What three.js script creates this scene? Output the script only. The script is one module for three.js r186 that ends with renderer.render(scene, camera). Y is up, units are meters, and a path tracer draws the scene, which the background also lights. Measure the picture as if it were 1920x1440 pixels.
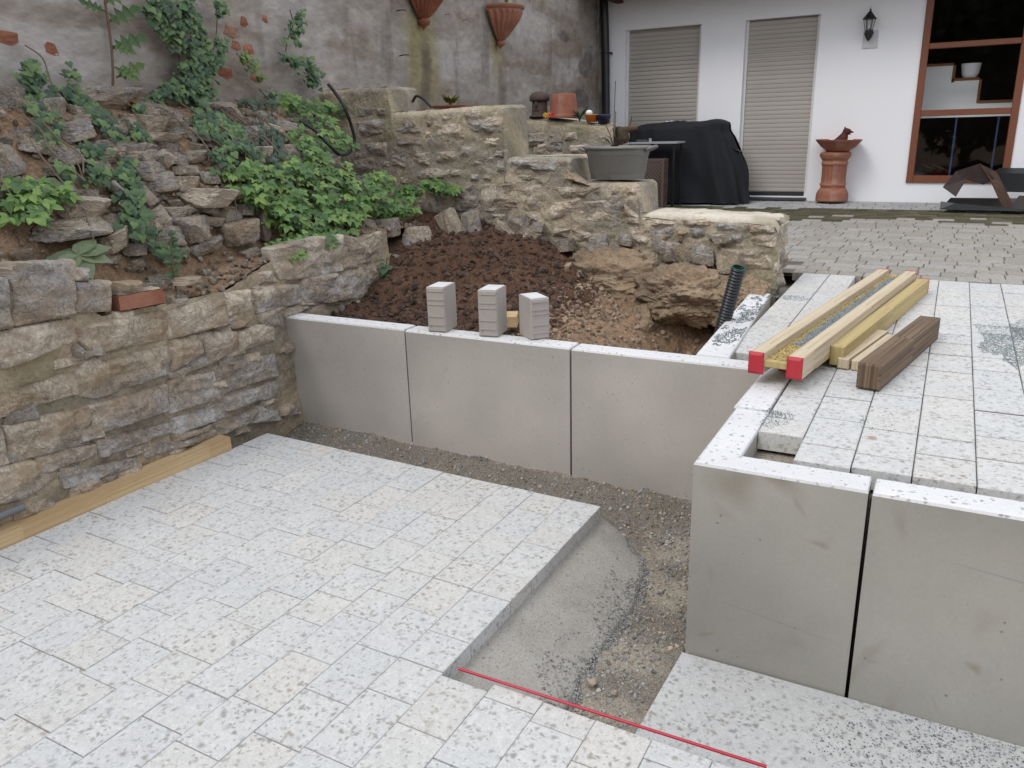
import * as THREE from 'three';
import { mergeGeometries, mergeVertices, toCreasedNormals } from 'three/addons/utils/BufferGeometryUtils.js';
import { ImprovedNoise } from 'three/addons/math/ImprovedNoise.js';
import { MarchingCubes } from 'three/addons/objects/MarchingCubes.js';

// ---------------------------------------------------------------- camera, sky, sun, exposure
const scene = new THREE.Scene();
const camera = new THREE.PerspectiveCamera(51.16, 4 / 3, 0.05, 300);
camera.position.set(0, 1.651, 0);
camera.up.set(-0.1196, 0.9527, -0.2795);
camera.lookAt(-0.45475, 1.651 - 0.30287, -0.83754);

const SUN_DIR = new THREE.Vector3(-0.36, 0.92, 0.74).normalize();
{
  const w = 128, h = 64, d = new Float32Array(w * h * 4);
  for (let j = 0; j < h; j++) for (let i = 0; i < w; i++) {
    const el = ((j + 0.5) / h - 0.5) * Math.PI, az = ((i + 0.5) / w) * 2 * Math.PI - Math.PI;
    const dir = new THREE.Vector3(Math.cos(el) * Math.cos(az), Math.sin(el), Math.cos(el) * Math.sin(az));
    const s = Math.max(0, Math.sin(el));
    let L = el > 0 ? 0.98 + 0.16 * s : 0.3;
    L *= 1 + 0.18 * Math.pow(Math.max(0, dir.dot(SUN_DIR)), 3);
    const k = (j * w + i) * 4;
    d[k] = L * 0.95; d[k + 1] = L * 0.99; d[k + 2] = L * 1.06; d[k + 3] = 1;
  }
  const t = new THREE.DataTexture(d, w, h, THREE.RGBAFormat, THREE.FloatType);
  t.mapping = THREE.EquirectangularReflectionMapping; t.magFilter = THREE.LinearFilter; t.needsUpdate = true;
  scene.background = t; scene.environment = t;
}
const sun = new THREE.DirectionalLight(0xfff9f2, 1.1);
sun.position.copy(SUN_DIR).multiplyScalar(20).add(new THREE.Vector3(-1.5, 0, -5)); sun.target.position.set(-1.5, 0, -5);
sun.castShadow = true; sun.shadow.radius = 38; sun.shadow.mapSize.set(2048, 2048);
Object.assign(sun.shadow.camera, { left: -10, right: 10, top: 10, bottom: -10, near: 1, far: 45 });
scene.add(sun, sun.target);
const renderer = new THREE.WebGLRenderer({ antialias: true });
renderer.toneMapping = THREE.LinearToneMapping;
renderer.toneMappingExposure = 1.05;
renderer.shadowMap.enabled = true; renderer.shadowMap.type = THREE.PCFSoftShadowMap;

// ---------------------------------------------------------------- helpers
const V3 = (x, y, z) => new THREE.Vector3(x, y, z);
function rng(seed) { let a = seed >>> 0; return () => { a = (a + 0x6D2B79F5) | 0; let t = Math.imul(a ^ (a >>> 15), 1 | a); t = (t + Math.imul(t ^ (t >>> 7), 61 | t)) ^ t; return ((t ^ (t >>> 14)) >>> 0) / 4294967296; }; }
const _pn = new ImprovedNoise();
const pn = (x, y, z) => _pn.noise(x + 31.7, y + 57.3, z + 91.1);
function fbm(x, y, z, o = 4) { let a = 0.5, s = 0; for (let i = 0; i < o; i++) { s += a * pn(x, y, z); x *= 2.03; y *= 2.03; z *= 2.03; a *= 0.5; } return s; }
function ridge(x, y, z, o = 3) { let a = 0.5, s = 0; for (let i = 0; i < o; i++) { s += a * (1 - 2 * Math.abs(pn(x, y, z))); x *= 2.1; y *= 2.1; z *= 2.1; a *= 0.5; } return s; }
const clamp = (x, a, b) => Math.min(b, Math.max(a, x));
const lerp = (a, b, t) => a + (b - a) * t;
const sstep = (a, b, x) => { const t = clamp((x - a) / (b - a), 0, 1); return t * t * (3 - 2 * t); };
function interp(x, xs, ys) { if (x <= xs[0]) return ys[0]; for (let i = 1; i < xs.length; i++) if (x <= xs[i]) return lerp(ys[i - 1], ys[i], (x - xs[i - 1]) / (xs[i] - xs[i - 1])); return ys[ys.length - 1]; }

const used = {};
function numbered(name) { const n = used[name] || 0; used[name] = n + 1; return n ? name + '_' + String(n).padStart(3, '0') : name; }
function tag(o, label, category, group, kind) { o.userData.label = label; if (category) o.userData.category = category; if (group) o.userData.group = group; if (kind) o.userData.kind = kind; return o; }
function thing(name, label, category, pos = [0, 0, 0], turn = 0, group, kind) {
  const o = new THREE.Group(); o.name = numbered(name); o.position.set(...pos); o.rotation.y = turn; scene.add(o);
  return tag(o, label, category, group, kind);
}
function mesh(name, geo, mat, parent) {
  const m = new THREE.Mesh(geo, mat); m.castShadow = m.receiveShadow = true;
  if (parent) { m.name = name; parent.add(m); } else { m.name = numbered(name); scene.add(m); }
  return m;
}
function boxUV(g, s = 1, ou = 0, ov = 0) {            // uv in metres from the way each face points
  g = g.index ? g.toNonIndexed() : g;
  const p = g.attributes.position, uv = new Float32Array(p.count * 2), a = V3(), b = V3(), c = V3();
  for (let i = 0; i < p.count; i += 3) {
    a.fromBufferAttribute(p, i); b.fromBufferAttribute(p, i + 1).sub(a); c.fromBufferAttribute(p, i + 2).sub(a); b.cross(c);
    const nx = Math.abs(b.x), ny = Math.abs(b.y), nz = Math.abs(b.z);
    for (let k = 0; k < 3; k++) {
      const x = p.getX(i + k), y = p.getY(i + k), z = p.getZ(i + k);
      const [u, v] = ny >= nx && ny >= nz ? [x, z] : nx > nz ? [z, y] : [x, y];
      uv[(i + k) * 2] = u * s + ou; uv[(i + k) * 2 + 1] = v * s + ov;
    }
  }
  g.setAttribute('uv', new THREE.BufferAttribute(uv, 2));
  return g;
}
function prep(g) { g = g.index ? g.toNonIndexed() : g.clone(); for (const n of Object.keys(g.attributes)) if (!['position', 'normal', 'uv'].includes(n)) g.deleteAttribute(n); if (!g.attributes.uv) g.setAttribute('uv', new THREE.BufferAttribute(new Float32Array(g.attributes.position.count * 2), 2)); return g; }
const merge = list => mergeGeometries(list.map(prep));
function box(w, h, d, x = 0, y = 0, z = 0, ry = 0, rx = 0, rz = 0) { const g = chamferBox(w, h, d, Math.min(w, h, d) * 0.08); g.applyMatrix4(new THREE.Matrix4().makeRotationFromEuler(new THREE.Euler(rx, ry, rz))); g.translate(x, y, z); return g; }
function chamferBox(w, h, d, c) {
  const s = new THREE.Shape(); const a = w / 2 - c, b = h / 2 - c;
  s.moveTo(-a, -b); s.lineTo(a, -b); s.lineTo(a, b); s.lineTo(-a, b);
  const g = new THREE.ExtrudeGeometry(s, { depth: d - 2 * c, bevelEnabled: true, bevelThickness: c, bevelSize: c, bevelSegments: 1, curveSegments: 1 });
  g.translate(0, 0, -d / 2 + c); return boxUV(g);
}
function tube(pts, r, seg = 24, rad = 8, closed = false) { return new THREE.TubeGeometry(new THREE.CatmullRomCurve3(pts.map(p => p.isVector3 ? p : V3(...p)), closed), seg, r, rad, closed); }
function bar(a, b, r, rad = 6) { a = V3(...a); b = V3(...b); const d = b.clone().sub(a), l = d.length(); const g = new THREE.CylinderGeometry(r, r, l, rad); g.translate(0, l / 2, 0); g.applyQuaternion(new THREE.Quaternion().setFromUnitVectors(V3(0, 1, 0), d.normalize())); g.translate(a.x, a.y, a.z); return g; }
function lathe(pts, seg = 40) { return new THREE.LatheGeometry(pts.map(p => new THREE.Vector2(p[0], p[1])), seg); }
function gridSurf(nu, nv, fn) {                       // fn(u,v) -> [x,y,z,uu,vv]
  const pos = [], uv = [], idx = [];
  for (let j = 0; j <= nv; j++) for (let i = 0; i <= nu; i++) { const q = fn(i / nu, j / nv, i, j); pos.push(q[0], q[1], q[2]); uv.push(q[3], q[4]); }
  for (let j = 0; j < nv; j++) for (let i = 0; i < nu; i++) { const a = j * (nu + 1) + i, b = a + 1, c = a + nu + 1, d = c + 1; idx.push(a, b, d, a, d, c); }
  const g = new THREE.BufferGeometry();
  g.setAttribute('position', new THREE.Float32BufferAttribute(pos, 3)); g.setAttribute('uv', new THREE.Float32BufferAttribute(uv, 2)); g.setIndex(idx); g.computeVertexNormals();
  return g;
}
function blobMesh(field, min, max, cell, smooth = true) {   // iso-surface of a signed distance
  const size = Math.max(max[0] - min[0], max[1] - min[1], max[2] - min[2]), res = Math.min(64, Math.ceil(size / cell) + 4), mc = new MarchingCubes(res, new THREE.MeshBasicMaterial(), false, false, 60000);
  mc.isolation = 0; const c = [0, 1, 2].map(i => (min[i] + max[i]) / 2), half = size / 2 * 1.12;
  for (let k = 0; k < res; k++) for (let j = 0; j < res; j++) for (let i = 0; i < res; i++) {
    const q = [i, j, k].map((n, a) => c[a] + ((n - res / 2) / (res / 2)) * half);
    mc.field[i + j * res + k * res * res] = -field(q[0], q[1], q[2]);
  }
  mc.update();
  const n = mc.count, p = mc.positionArray.slice(0, n * 3), no = mc.normalArray.slice(0, n * 3);
  for (let i = 0; i < n; i++) for (let a = 0; a < 3; a++) p[i * 3 + a] = c[a] + p[i * 3 + a] * half;
  const g = new THREE.BufferGeometry(); g.setAttribute('position', new THREE.BufferAttribute(p, 3)); g.setAttribute('normal', new THREE.BufferAttribute(no, 3));
  return boxUV(g);
}
function capsule(px, py, pz, a, b, ra, rb) { const bx = b[0] - a[0], by = b[1] - a[1], bz = b[2] - a[2], qx = px - a[0], qy = py - a[1], qz = pz - a[2]; const t = clamp((qx * bx + qy * by + qz * bz) / (bx * bx + by * by + bz * bz), 0, 1); return Math.hypot(qx - bx * t, qy - by * t, qz - bz * t) - lerp(ra, rb, t); }
const smin = (a, b, k) => { const h = clamp(0.5 + 0.5 * (b - a) / k, 0, 1); return lerp(b, a, h) - k * h * (1 - h); };

// ---------------------------------------------------------------- textures
function fbmTile(size, P0, oct, seed, gain = 0.5) {   // tiling value noise, 0..1
  const out = new Float32Array(size * size); let amp = 1, tot = 0, P = P0;
  for (let o = 0; o < oct; o++, P *= 2, amp *= gain) {
    if (P > size / 2) break;
    const r = rng(seed * 977 + o * 131), L = new Float32Array(P * P); for (let i = 0; i < L.length; i++) L[i] = r();
    tot += amp;
    const ix = new Int32Array(size), fx = new Float32Array(size);
    for (let i = 0; i < size; i++) { const t = i / size * P, k = Math.floor(t), f = t - k; ix[i] = k; fx[i] = f * f * (3 - 2 * f); }
    for (let y = 0; y < size; y++) {
      const r0 = ix[y] * P, r1 = ((ix[y] + 1) % P) * P, fy = fx[y];
      for (let x = 0; x < size; x++) { const a = ix[x], b = (a + 1) % P, f = fx[x]; const u = L[r0 + a] + (L[r0 + b] - L[r0 + a]) * f, v = L[r1 + a] + (L[r1 + b] - L[r1 + a]) * f; out[y * size + x] += amp * (u + (v - u) * fy); }
    }
  }
  for (let i = 0; i < out.length; i++) out[i] /= tot;
  return out;
}
function blots(size, n, r0, r1, seed, asp = 1.7, soft = 0.45) { // rain spots, pits: soft-edged ellipses that wrap round
  const m = new Float32Array(size * size), r = rng(seed);
  for (let k = 0; k < n; k++) {
    const cx = r() * size, cy = r() * size, a = lerp(r0, r1, Math.pow(r(), 2)), b = a / lerp(1, asp, r()), th = r() * Math.PI, ct = Math.cos(th), st = Math.sin(th), s = lerp(0.45, 1, r()), R = Math.ceil(a * 1.4), wob = r() * 6;
    for (let y = -R; y <= R; y++) for (let x = -R; x <= R; x++) {
      const u = (x * ct + y * st) / a, v = (-x * st + y * ct) / b; let d = Math.hypot(u, v); d *= 1 + 0.16 * Math.sin(3 * Math.atan2(v, u) + wob);
      const q = s * (1 - sstep(1 - soft, 1.05, d)); if (q <= 0) continue;
      const i = ((Math.floor(cy + y) + size) % size) * size + ((Math.floor(cx + x) + size) % size); if (q > m[i]) m[i] = q;
    }
  }
  return m;
}
function tex(w, h, fn, srgb = true) {
  const d = new Uint8Array(w * h * 4);
  for (let y = 0; y < h; y++) for (let x = 0; x < w; x++) { const k = (y * w + x), c = fn(k, x, y), i = k * 4; d[i] = clamp(c[0], 0, 255); d[i + 1] = clamp(c[1], 0, 255); d[i + 2] = clamp(c[2], 0, 255); d[i + 3] = 255; }
  const t = new THREE.DataTexture(d, w, h, THREE.RGBAFormat); t.wrapS = t.wrapT = THREE.RepeatWrapping; t.magFilter = THREE.LinearFilter; t.minFilter = THREE.LinearMipmapLinearFilter; t.generateMipmaps = true;
  if (srgb) t.colorSpace = THREE.SRGBColorSpace; t.needsUpdate = true; return t;
}
const bump = (w, h, f) => tex(w, h, (k, x, y) => { const v = f(k, x, y) * 255; return [v, v, v]; }, false);
const mix3 = (a, b, t) => [lerp(a[0], b[0], t), lerp(a[1], b[1], t), lerp(a[2], b[2], t)];
const rep = (t, s) => { t.repeat.set(1 / s, 1 / s); return t; };

const N = 1024;
const nA = fbmTile(N, 4, 6, 1), nB = fbmTile(N, 8, 6, 2), nC = fbmTile(N, 64, 4, 3, 0.7), nD = fbmTile(N, 3, 5, 4), nF = fbmTile(N, 256, 2, 5, 0.8);
const T = {}, B = {};
{ // paving stones: pale terrazzo grain under drying rain spots, 1 m
  const s1 = blots(N, 1900, 5, 17, 11, 2.6, 0.9), s2 = blots(N, 2400, 1.5, 4.5, 12, 1.6, 0.8);
  T.paver = tex(N, N, (k) => {
    let c = mix3([220, 221, 221], [230, 228, 224], nA[k]); const g = (nF[k] - 0.5) * 26 + (nC[k] - 0.5) * 30; c = [c[0] + g, c[1] + g, c[2] + g];
    const s = clamp(s1[k] * (0.4 + nB[k] * 1.1), 0, 1); c = mix3(c, mix3([158, 148, 132], [148, 148, 150], nD[k] > 0.5 ? 0.8 : 0.2), s * 0.76);
    return mix3(c, [164, 160, 154], s2[k] * 0.4);
  });
  B.paver = bump(N, N, k => 0.5 + (nF[k] - 0.5) * 0.5 + (nC[k] - 0.5) * 0.5);
}
{ // top of the concrete panels: sky brightness painted in as a paler tone, crisp wet drops, 1 m
  const s1 = blots(N, 800, 4, 11, 21, 2.0, 0.6), s2 = blots(N, 900, 1.5, 4, 22, 1.6, 0.6);
  T.cap = tex(N, N, (k) => { const g = (nF[k] - 0.5) * 16 + (nA[k] - 0.5) * 18; let c = [220 + g, 220 + g, 220 + g]; c = mix3(c, [138, 136, 133], s1[k] * 0.8); return mix3(c, [150, 148, 145], s2[k] * 0.55); });
}
{ // cast concrete, 2 m: cloudy, bug holes, faint drips
  const h = blots(N, 900, 1, 3.0, 31, 1.5, 0.6), st = blots(N, 60, 6, 22, 32, 9, 0.9), dr = blots(N, 700, 1.2, 3, 34, 2, 0.7);
  T.conc = tex(N, N, (k, x, y) => { const g = (nA[k] - 0.5) * 34 + (nD[k] - 0.5) * 30 + (nF[k] - 0.5) * 10 + (nB[k] - .5) * 14; let c = [196 + g, 192 + g * 0.98, 186 + g * 0.95]; c = mix3(c, [150, 140, 122], st[k] * 0.25 * nB[k]); c = mix3(c, [150, 148, 146], dr[k] * .3); return mix3(c, [110, 106, 102], h[k] * 0.5); });
  B.conc = bump(N, N, k => 0.6 + (nC[k] - 0.5) * 0.3 - h[k] * 0.5);
}
{ // cast concrete of the corner panels, 2 m: brown damp stains running down, scrapes
  const st = blots(N, 70, 14, 70, 36, 5, 0.98), h = blots(N, 160, 1, 3.2, 37, 1.5, 0.6), r = rng(38), sc = new Float32Array(N * N);
  for (let q = 0; q < 5; q++) { let x = r() * N, y = r() * N, l = 40 + r() * 260, s = -0.16 + 0.06 * r(), w = 0.3 + 0.5 * r(); for (let i = 0; i < l; i++) { const yy = Math.floor(y + i * s + N) % N, xx = Math.floor(x + i) % N; const f = w * Math.sin(Math.PI * i / l) * (0.4 + nB[yy * N + xx]); sc[yy * N + xx] = f; sc[((yy + 1) % N) * N + xx] = f * 0.6; } }
  T.concStain = tex(N, N, (k) => { const g = (nA[k] - 0.5) * 44 + (nD[k] - 0.5) * 34 + (nF[k] - 0.5) * 8; let c = [184 + g, 181 + g, 175 + g * 0.97]; c = mix3(c, [136, 126, 104], clamp(st[k] * (nB[k] * 1.5 - 0.3), 0, 1) * 0.7); c = mix3(c, [120, 122, 124], sc[k] * 0.7); return mix3(c, [90, 84, 76], h[k] * 0.6); });
}
{ // sand and grit, 0.8 m
  const s1 = blots(N, 2600, 2, 7, 41, 2.2, 0.5), s2 = blots(N, 2600, 2, 6, 42, 1.5, 0.3), s3 = blots(N, 2600, 2, 6, 43, 1.5, 0.3);
  T.sand = tex(N, N, k => { const g = (nF[k] - 0.5) * 46 + (nB[k] - 0.5) * 26; let c = [176 + g, 171 + g, 163 + g]; return mix3(c, [112, 106, 100], s1[k] * 0.65); });
  B.sand = bump(N, N, k => nF[k] * 0.6 + nC[k] * 0.4);
  T.grit = tex(N, N, k => { const g = (nF[k] - 0.5) * 90 + (nA[k] - 0.5) * 40; let c = mix3([130 + g, 124 + g, 116 + g], [148 + g, 140 + g, 128 + g], sstep(0.45, 0.7, nA[k])); c = mix3(c, [186, 178, 166], s2[k] * 0.7); return mix3(c, [84, 82, 80], s3[k] * 0.6); });
  B.grit = bump(N, N, k => clamp(nC[k] * 0.5 + s2[k] * 0.5 + s3[k] * 0.3, 0, 1));
}
{ // earth, 0.8 m
  const s2 = blots(N, 1500, 2, 9, 52, 1.5, 0.4);
  T.soil = tex(N, N, k => { const g = (nC[k] - 0.5) * 80 + (nA[k] - 0.5) * 40; return mix3([142 + g, 117 + g * 0.93, 94 + g * 0.85], [168, 148, 126], s2[k] * 0.4 * nB[k]); });
  B.soil = bump(N, N, k => clamp(nB[k] * 0.6 + nC[k] * 0.4 + s2[k] * 0.2, 0, 1));
}
{ // quarry stone, 0.7 m: bedding streaks, ochre film, pale and dark flecks
  const s1 = blots(N, 260, 4, 26, 61, 2.5, 0.9), s2 = blots(N, 300, 3, 18, 62, 2.5, 0.9), st = fbmTile(N, 4, 6, 63), sx = new Float32Array(N * N);
  for (let y = 0; y < N; y++) for (let x = 0; x < N; x++) sx[y * N + x] = st[((y * 3) % N) * N + ((x >> 1) % N)];
  const f2 = fbmTile(N, 32, 5, 64, 0.65), f3 = fbmTile(N, 10, 6, 65, 0.6);
  T.stone = tex(N, N, k => { const g = (nC[k] - 0.5) * 60 + (sx[k] - 0.5) * 80 + (nF[k] - 0.5) * 40 + (f2[k] - 0.5) * 60; let c = mix3([192 + g, 181 + g, 166 + g], [172 + g, 168 + g, 165 + g], sstep(0.42, 0.6, nA[k])); c = mix3(c, [166, 142, 112], sstep(0.5, 0.7, nD[k]) * 0.35); c = mix3(c, [226, 220, 208], clamp(s1[k] * (nB[k] * 2 - 0.5), 0, 1) * 0.6); c = mix3(c, [144, 127, 108], sstep(0.54, 0.68, f3[k]) * 0.5); return mix3(c, [88, 82, 82], clamp(s2[k] * (f2[k] * 2.4 - 0.8), 0, 1) * 0.6); });
  B.stone = bump(N, N, k => { const cr = 1 - Math.abs(f3[k] - 0.5) * 14; return clamp(0.15 + sx[k] * 0.3 + f2[k] * 0.35 + nB[k] * 0.25 - Math.max(0, cr) * 0.25, 0, 1); });
}
{ // lime mortar with sandy grain, dirt and a little algae, 1 m
  const s2 = blots(N, 500, 2, 9, 72, 1.6, 0.6);
  T.mortar = tex(N, N, k => { const g = (nC[k] - 0.5) * 60 + (nF[k] - 0.5) * 34 + (nB[k] - 0.5) * 30; let c = mix3([184 + g, 172 + g, 152 + g], [152 + g, 145 + g, 133 + g], sstep(0.4, 0.65, nA[k])); c = mix3(c, [134, 130, 98], sstep(0.56, 0.75, nD[k]) * 0.45); return mix3(c, [104, 90, 72], s2[k] * 0.4); });
  T.lime = tex(N, N, k => { const g = (nC[k] - 0.5) * 40 + (nB[k] - 0.5) * 34; return mix3([216 + g, 208 + g, 194 + g], [150, 140, 118], sstep(0.55, 0.72, nD[k]) * 0.5); });
  B.mortar = bump(N, N, k => clamp(nB[k] * 0.5 + nC[k] * 0.5, 0, 1));
}
{ // timber, u along the grain, 1 m x 0.25 m
  const w = 1024, h = 256;
  const wood = (base, dark, amt, spots, seed) => { const f = fbmTile(512, 8, 5, seed), g = fbmTile(512, 64, 3, seed + 1), sp = blots(N, spots, 4, 11, seed + 2, 2, 0.5);
    return tex(w, h, (k, x, y) => { const u = f[((y * 6) % 512) * 512 + ((x >> 4) % 512)], q = g[((y * 3) % 512) * 512 + ((x >> 3) % 512)]; let c = mix3(base, dark, clamp((u - 0.35) * 1.6, 0, 1) * amt + (q - 0.5) * 0.35); return mix3(c, dark, sp[((y * 4) % N) * N + x] * 0.5); }); };
  T.wood = wood([208, 182, 142], [164, 132, 92], 0.8, 220, 81);
  T.woodPale = wood([214, 200, 176], [168, 148, 122], 0.7, 260, 84);
  T.woodOld = wood([150, 132, 112], [84, 70, 58], 1.0, 60, 87);
  T.woodYellow = wood([198, 183, 140], [164, 148, 108], 0.7, 60, 90);
}
{ // fired clay, 0.6 m
  T.clay = tex(512, 512, (k, x, y) => { const i = (y * 2) * N + x * 2, g = (nA[i] - 0.5) * 60 + (nC[i] - 0.5) * 26; return mix3([188 + g, 124 + g * 0.85, 98 + g * 0.8], [200, 172, 155], sstep(0.55, 0.8, nD[i]) * 0.5); });
}
const H = 512, W2 = 2048; // old render on the boundary wall: x -> z 0..-12 m, y -> 0.6..4.1 m
{
  const big = fbmTile(2048, 8, 7, 101), fine = fbmTile(1024, 64, 4, 102, 0.7), pat = fbmTile(2048, 14, 5, 103), str = fbmTile(2048, 64, 4, 104);
  const zOf = x => -12 * (x + 0.5) / W2, yOf = y => 0.6 + 3.5 * (y + 0.5) / H;
  T.render = tex(W2, H, (k, x, y) => {
    const z = zOf(x), yy = yOf(y), n = big[(y * 3 % 2048) * 2048 + x], f = fine[(y * 2 % 1024) * 1024 + (x % 1024)], p = pat[(y * 4 % 2048) * 2048 + x], s = str[(y >> 2) * 2048 + x];
    const g = (f - 0.5) * 46; let c = mix3([164, 158, 151], [184, 181, 177], sstep(0.38, 0.62, n));
    c = mix3(c, [142, 129, 114], sstep(0.53, 0.68, p) * 0.6); c = mix3(c, [196, 192, 184], sstep(0.56, 0.7, 1 - p) * 0.55);
    c = mix3(c, [112, 106, 100], sstep(0.56, 0.72, s) * 0.35);
    const green = (zc, w, top, bot) => { const d = Math.abs(z - zc + (n - 0.5) * 0.25) / w; return d < 1 ? (1 - d * d) * sstep(top + 0.1, top - 0.2, yy) * sstep(bot - 0.3, bot + 0.3, yy) * (0.35 + 0.9 * s) : 0; };
    c = mix3(c, [150, 143, 96], clamp(green(-6.9, 0.34, 2.75, 1.95) + green(-8.4, 0.22, 2.7, 2.3), 0, 0.75));
    c = mix3(c, [108, 96, 86], clamp(green(-6.95, 0.1, 2.5, 1.6) * 0.9 + green(-8.5, 0.14, 2.4, 1.6) * 0.6, 0, 0.8));
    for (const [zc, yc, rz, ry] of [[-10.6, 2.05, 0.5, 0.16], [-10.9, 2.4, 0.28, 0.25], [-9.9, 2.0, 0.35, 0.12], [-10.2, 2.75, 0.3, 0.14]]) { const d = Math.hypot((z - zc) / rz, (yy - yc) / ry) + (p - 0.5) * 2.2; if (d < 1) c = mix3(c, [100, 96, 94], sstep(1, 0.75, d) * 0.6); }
    return [c[0] + g, c[1] + g, c[2] + g];
  });
  B.render = bump(W2, H, (k, x, y) => clamp(fine[(y * 2 % 1024) * 1024 + (x % 1024)] * 0.5 + pat[(y * 4 % 2048) * 2048 + x] * 0.6, 0, 1));
  for (const t of [T.render, B.render]) t.wrapS = t.wrapT = THREE.ClampToEdgeWrapping;
}
for (const [n, s] of [['paver', 1], ['cap', 1], ['conc', 2], ['concStain', 2], ['sand', 0.8], ['grit', 0.8], ['soil', 0.8], ['stone', 0.7], ['mortar', 1], ['lime', 1], ['clay', 0.6]]) { rep(T[n], s); if (B[n]) rep(B[n], s); }
for (const n of ['wood', 'woodPale', 'woodOld', 'woodYellow']) T[n].repeat.set(1, 4);

function mat(color, o = {}) { const c = Array.isArray(color) ? new THREE.Color().setRGB(...color) : new THREE.Color(color); const { map, bmp, bs = 0.003, r = 0.9, ...rest } = o; const phys = rest.transmission !== undefined || rest.clearcoat !== undefined || rest.sheen !== undefined; const M = phys ? THREE.MeshPhysicalMaterial : THREE.MeshStandardMaterial; const p = { color: c, roughness: r, ...rest }; if (map) p.map = map; if (bmp) { p.bumpMap = bmp; p.bumpScale = bs; } return new M(p); }
const M = {
  pavers: [[0.75, 0.757, 0.768], [0.765, 0.765, 0.768], [0.77, 0.763, 0.75], [0.742, 0.748, 0.758], [0.765, 0.752, 0.737], [0.76, 0.765, 0.772]].map(c => mat(c, { map: T.paver, bmp: B.paver, bs: 0.0008, r: 0.85 })),
  cap: mat([0.95, 0.95, 0.96], { map: T.cap, bmp: B.paver, bs: 0.0006, r: 0.8 }),  // same concrete as the faces, sky light on the tops put into the colour
  conc: mat([0.76, 0.735, 0.72], { map: T.conc, bmp: B.conc, bs: 0.001, r: 0.85 }),
  concStain: mat([0.68, 0.675, 0.655], { map: T.concStain, bmp: B.conc, bs: 0.001, r: 0.85 }),
  sand: mat([0.76, 0.765, 0.775], { map: T.sand, bmp: B.sand, bs: 0.002 }),
  grit: mat([0.90, 0.88, 0.84], { map: T.grit, bmp: B.grit, bs: 0.006 }),
  slab: mat([0.66, 0.665, 0.675], { map: T.paver, bmp: B.paver, bs: 0.001 }),
  soil: mat([0.88, 0.86, 0.83], { map: T.soil, bmp: B.soil, bs: 0.012 }),
  soilDark: mat([0.34, 0.25, 0.21], { map: T.soil, bmp: B.soil, bs: 0.014 }),
  stones: [[0.88, 0.855, 0.825], [0.76, 0.73, 0.69], [0.86, 0.855, 0.85], [0.86, 0.825, 0.77], [0.66, 0.625, 0.595], [0.98, 0.96, 0.94], [0.78, 0.755, 0.735]].map(c => mat(c, { map: T.stone, bmp: B.stone, bs: 0.022 })),
  mortar: mat([0.92, 0.905, 0.885], { map: T.mortar, bmp: B.mortar, bs: 0.018 }),
  mortarDirt: mat([0.72, 0.68, 0.63], { map: T.mortar, bmp: B.mortar, bs: 0.012 }),
  limewash: mat([0.88, 0.865, 0.84], { map: T.lime, bmp: B.mortar, bs: 0.008 }),
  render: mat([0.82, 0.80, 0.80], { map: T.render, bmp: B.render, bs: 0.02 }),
  white: mat([0.885, 0.895, 0.925], { bmp: rep(bump(512, 512, k => nF[(k >> 9) * N + (k & 511)]), 0.5), bs: 0.001, r: 0.9 }),
  wood: mat([0.92, 0.90, 0.88], { map: T.wood, bmp: null, r: 0.75 }), woodPale: mat([0.88, 0.86, 0.82], { map: T.woodPale, r: 0.8 }), woodOld: mat([0.62, 0.56, 0.50], { map: T.woodOld, r: 0.9 }), woodYellow: mat([0.86, 0.80, 0.66], { map: T.woodYellow, r: 0.75 }),
  clay: mat([0.62, 0.64, 0.66], { map: T.clay, r: 0.8 }), clayRed: mat([0.60, 0.55, 0.58], { map: T.clay, r: 0.8 }), brick: mat([0.56, 0.56, 0.56], { map: T.clay, bmp: B.mortar, bs: 0.006 }),
  black: mat([0.012, 0.012, 0.013], { r: 0.45 }), blackRubber: mat([0.012, 0.013, 0.014], { r: 0.55 }), blackPipe: mat([0.012, 0.013, 0.018], { r: 0.35 }),
};

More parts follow.
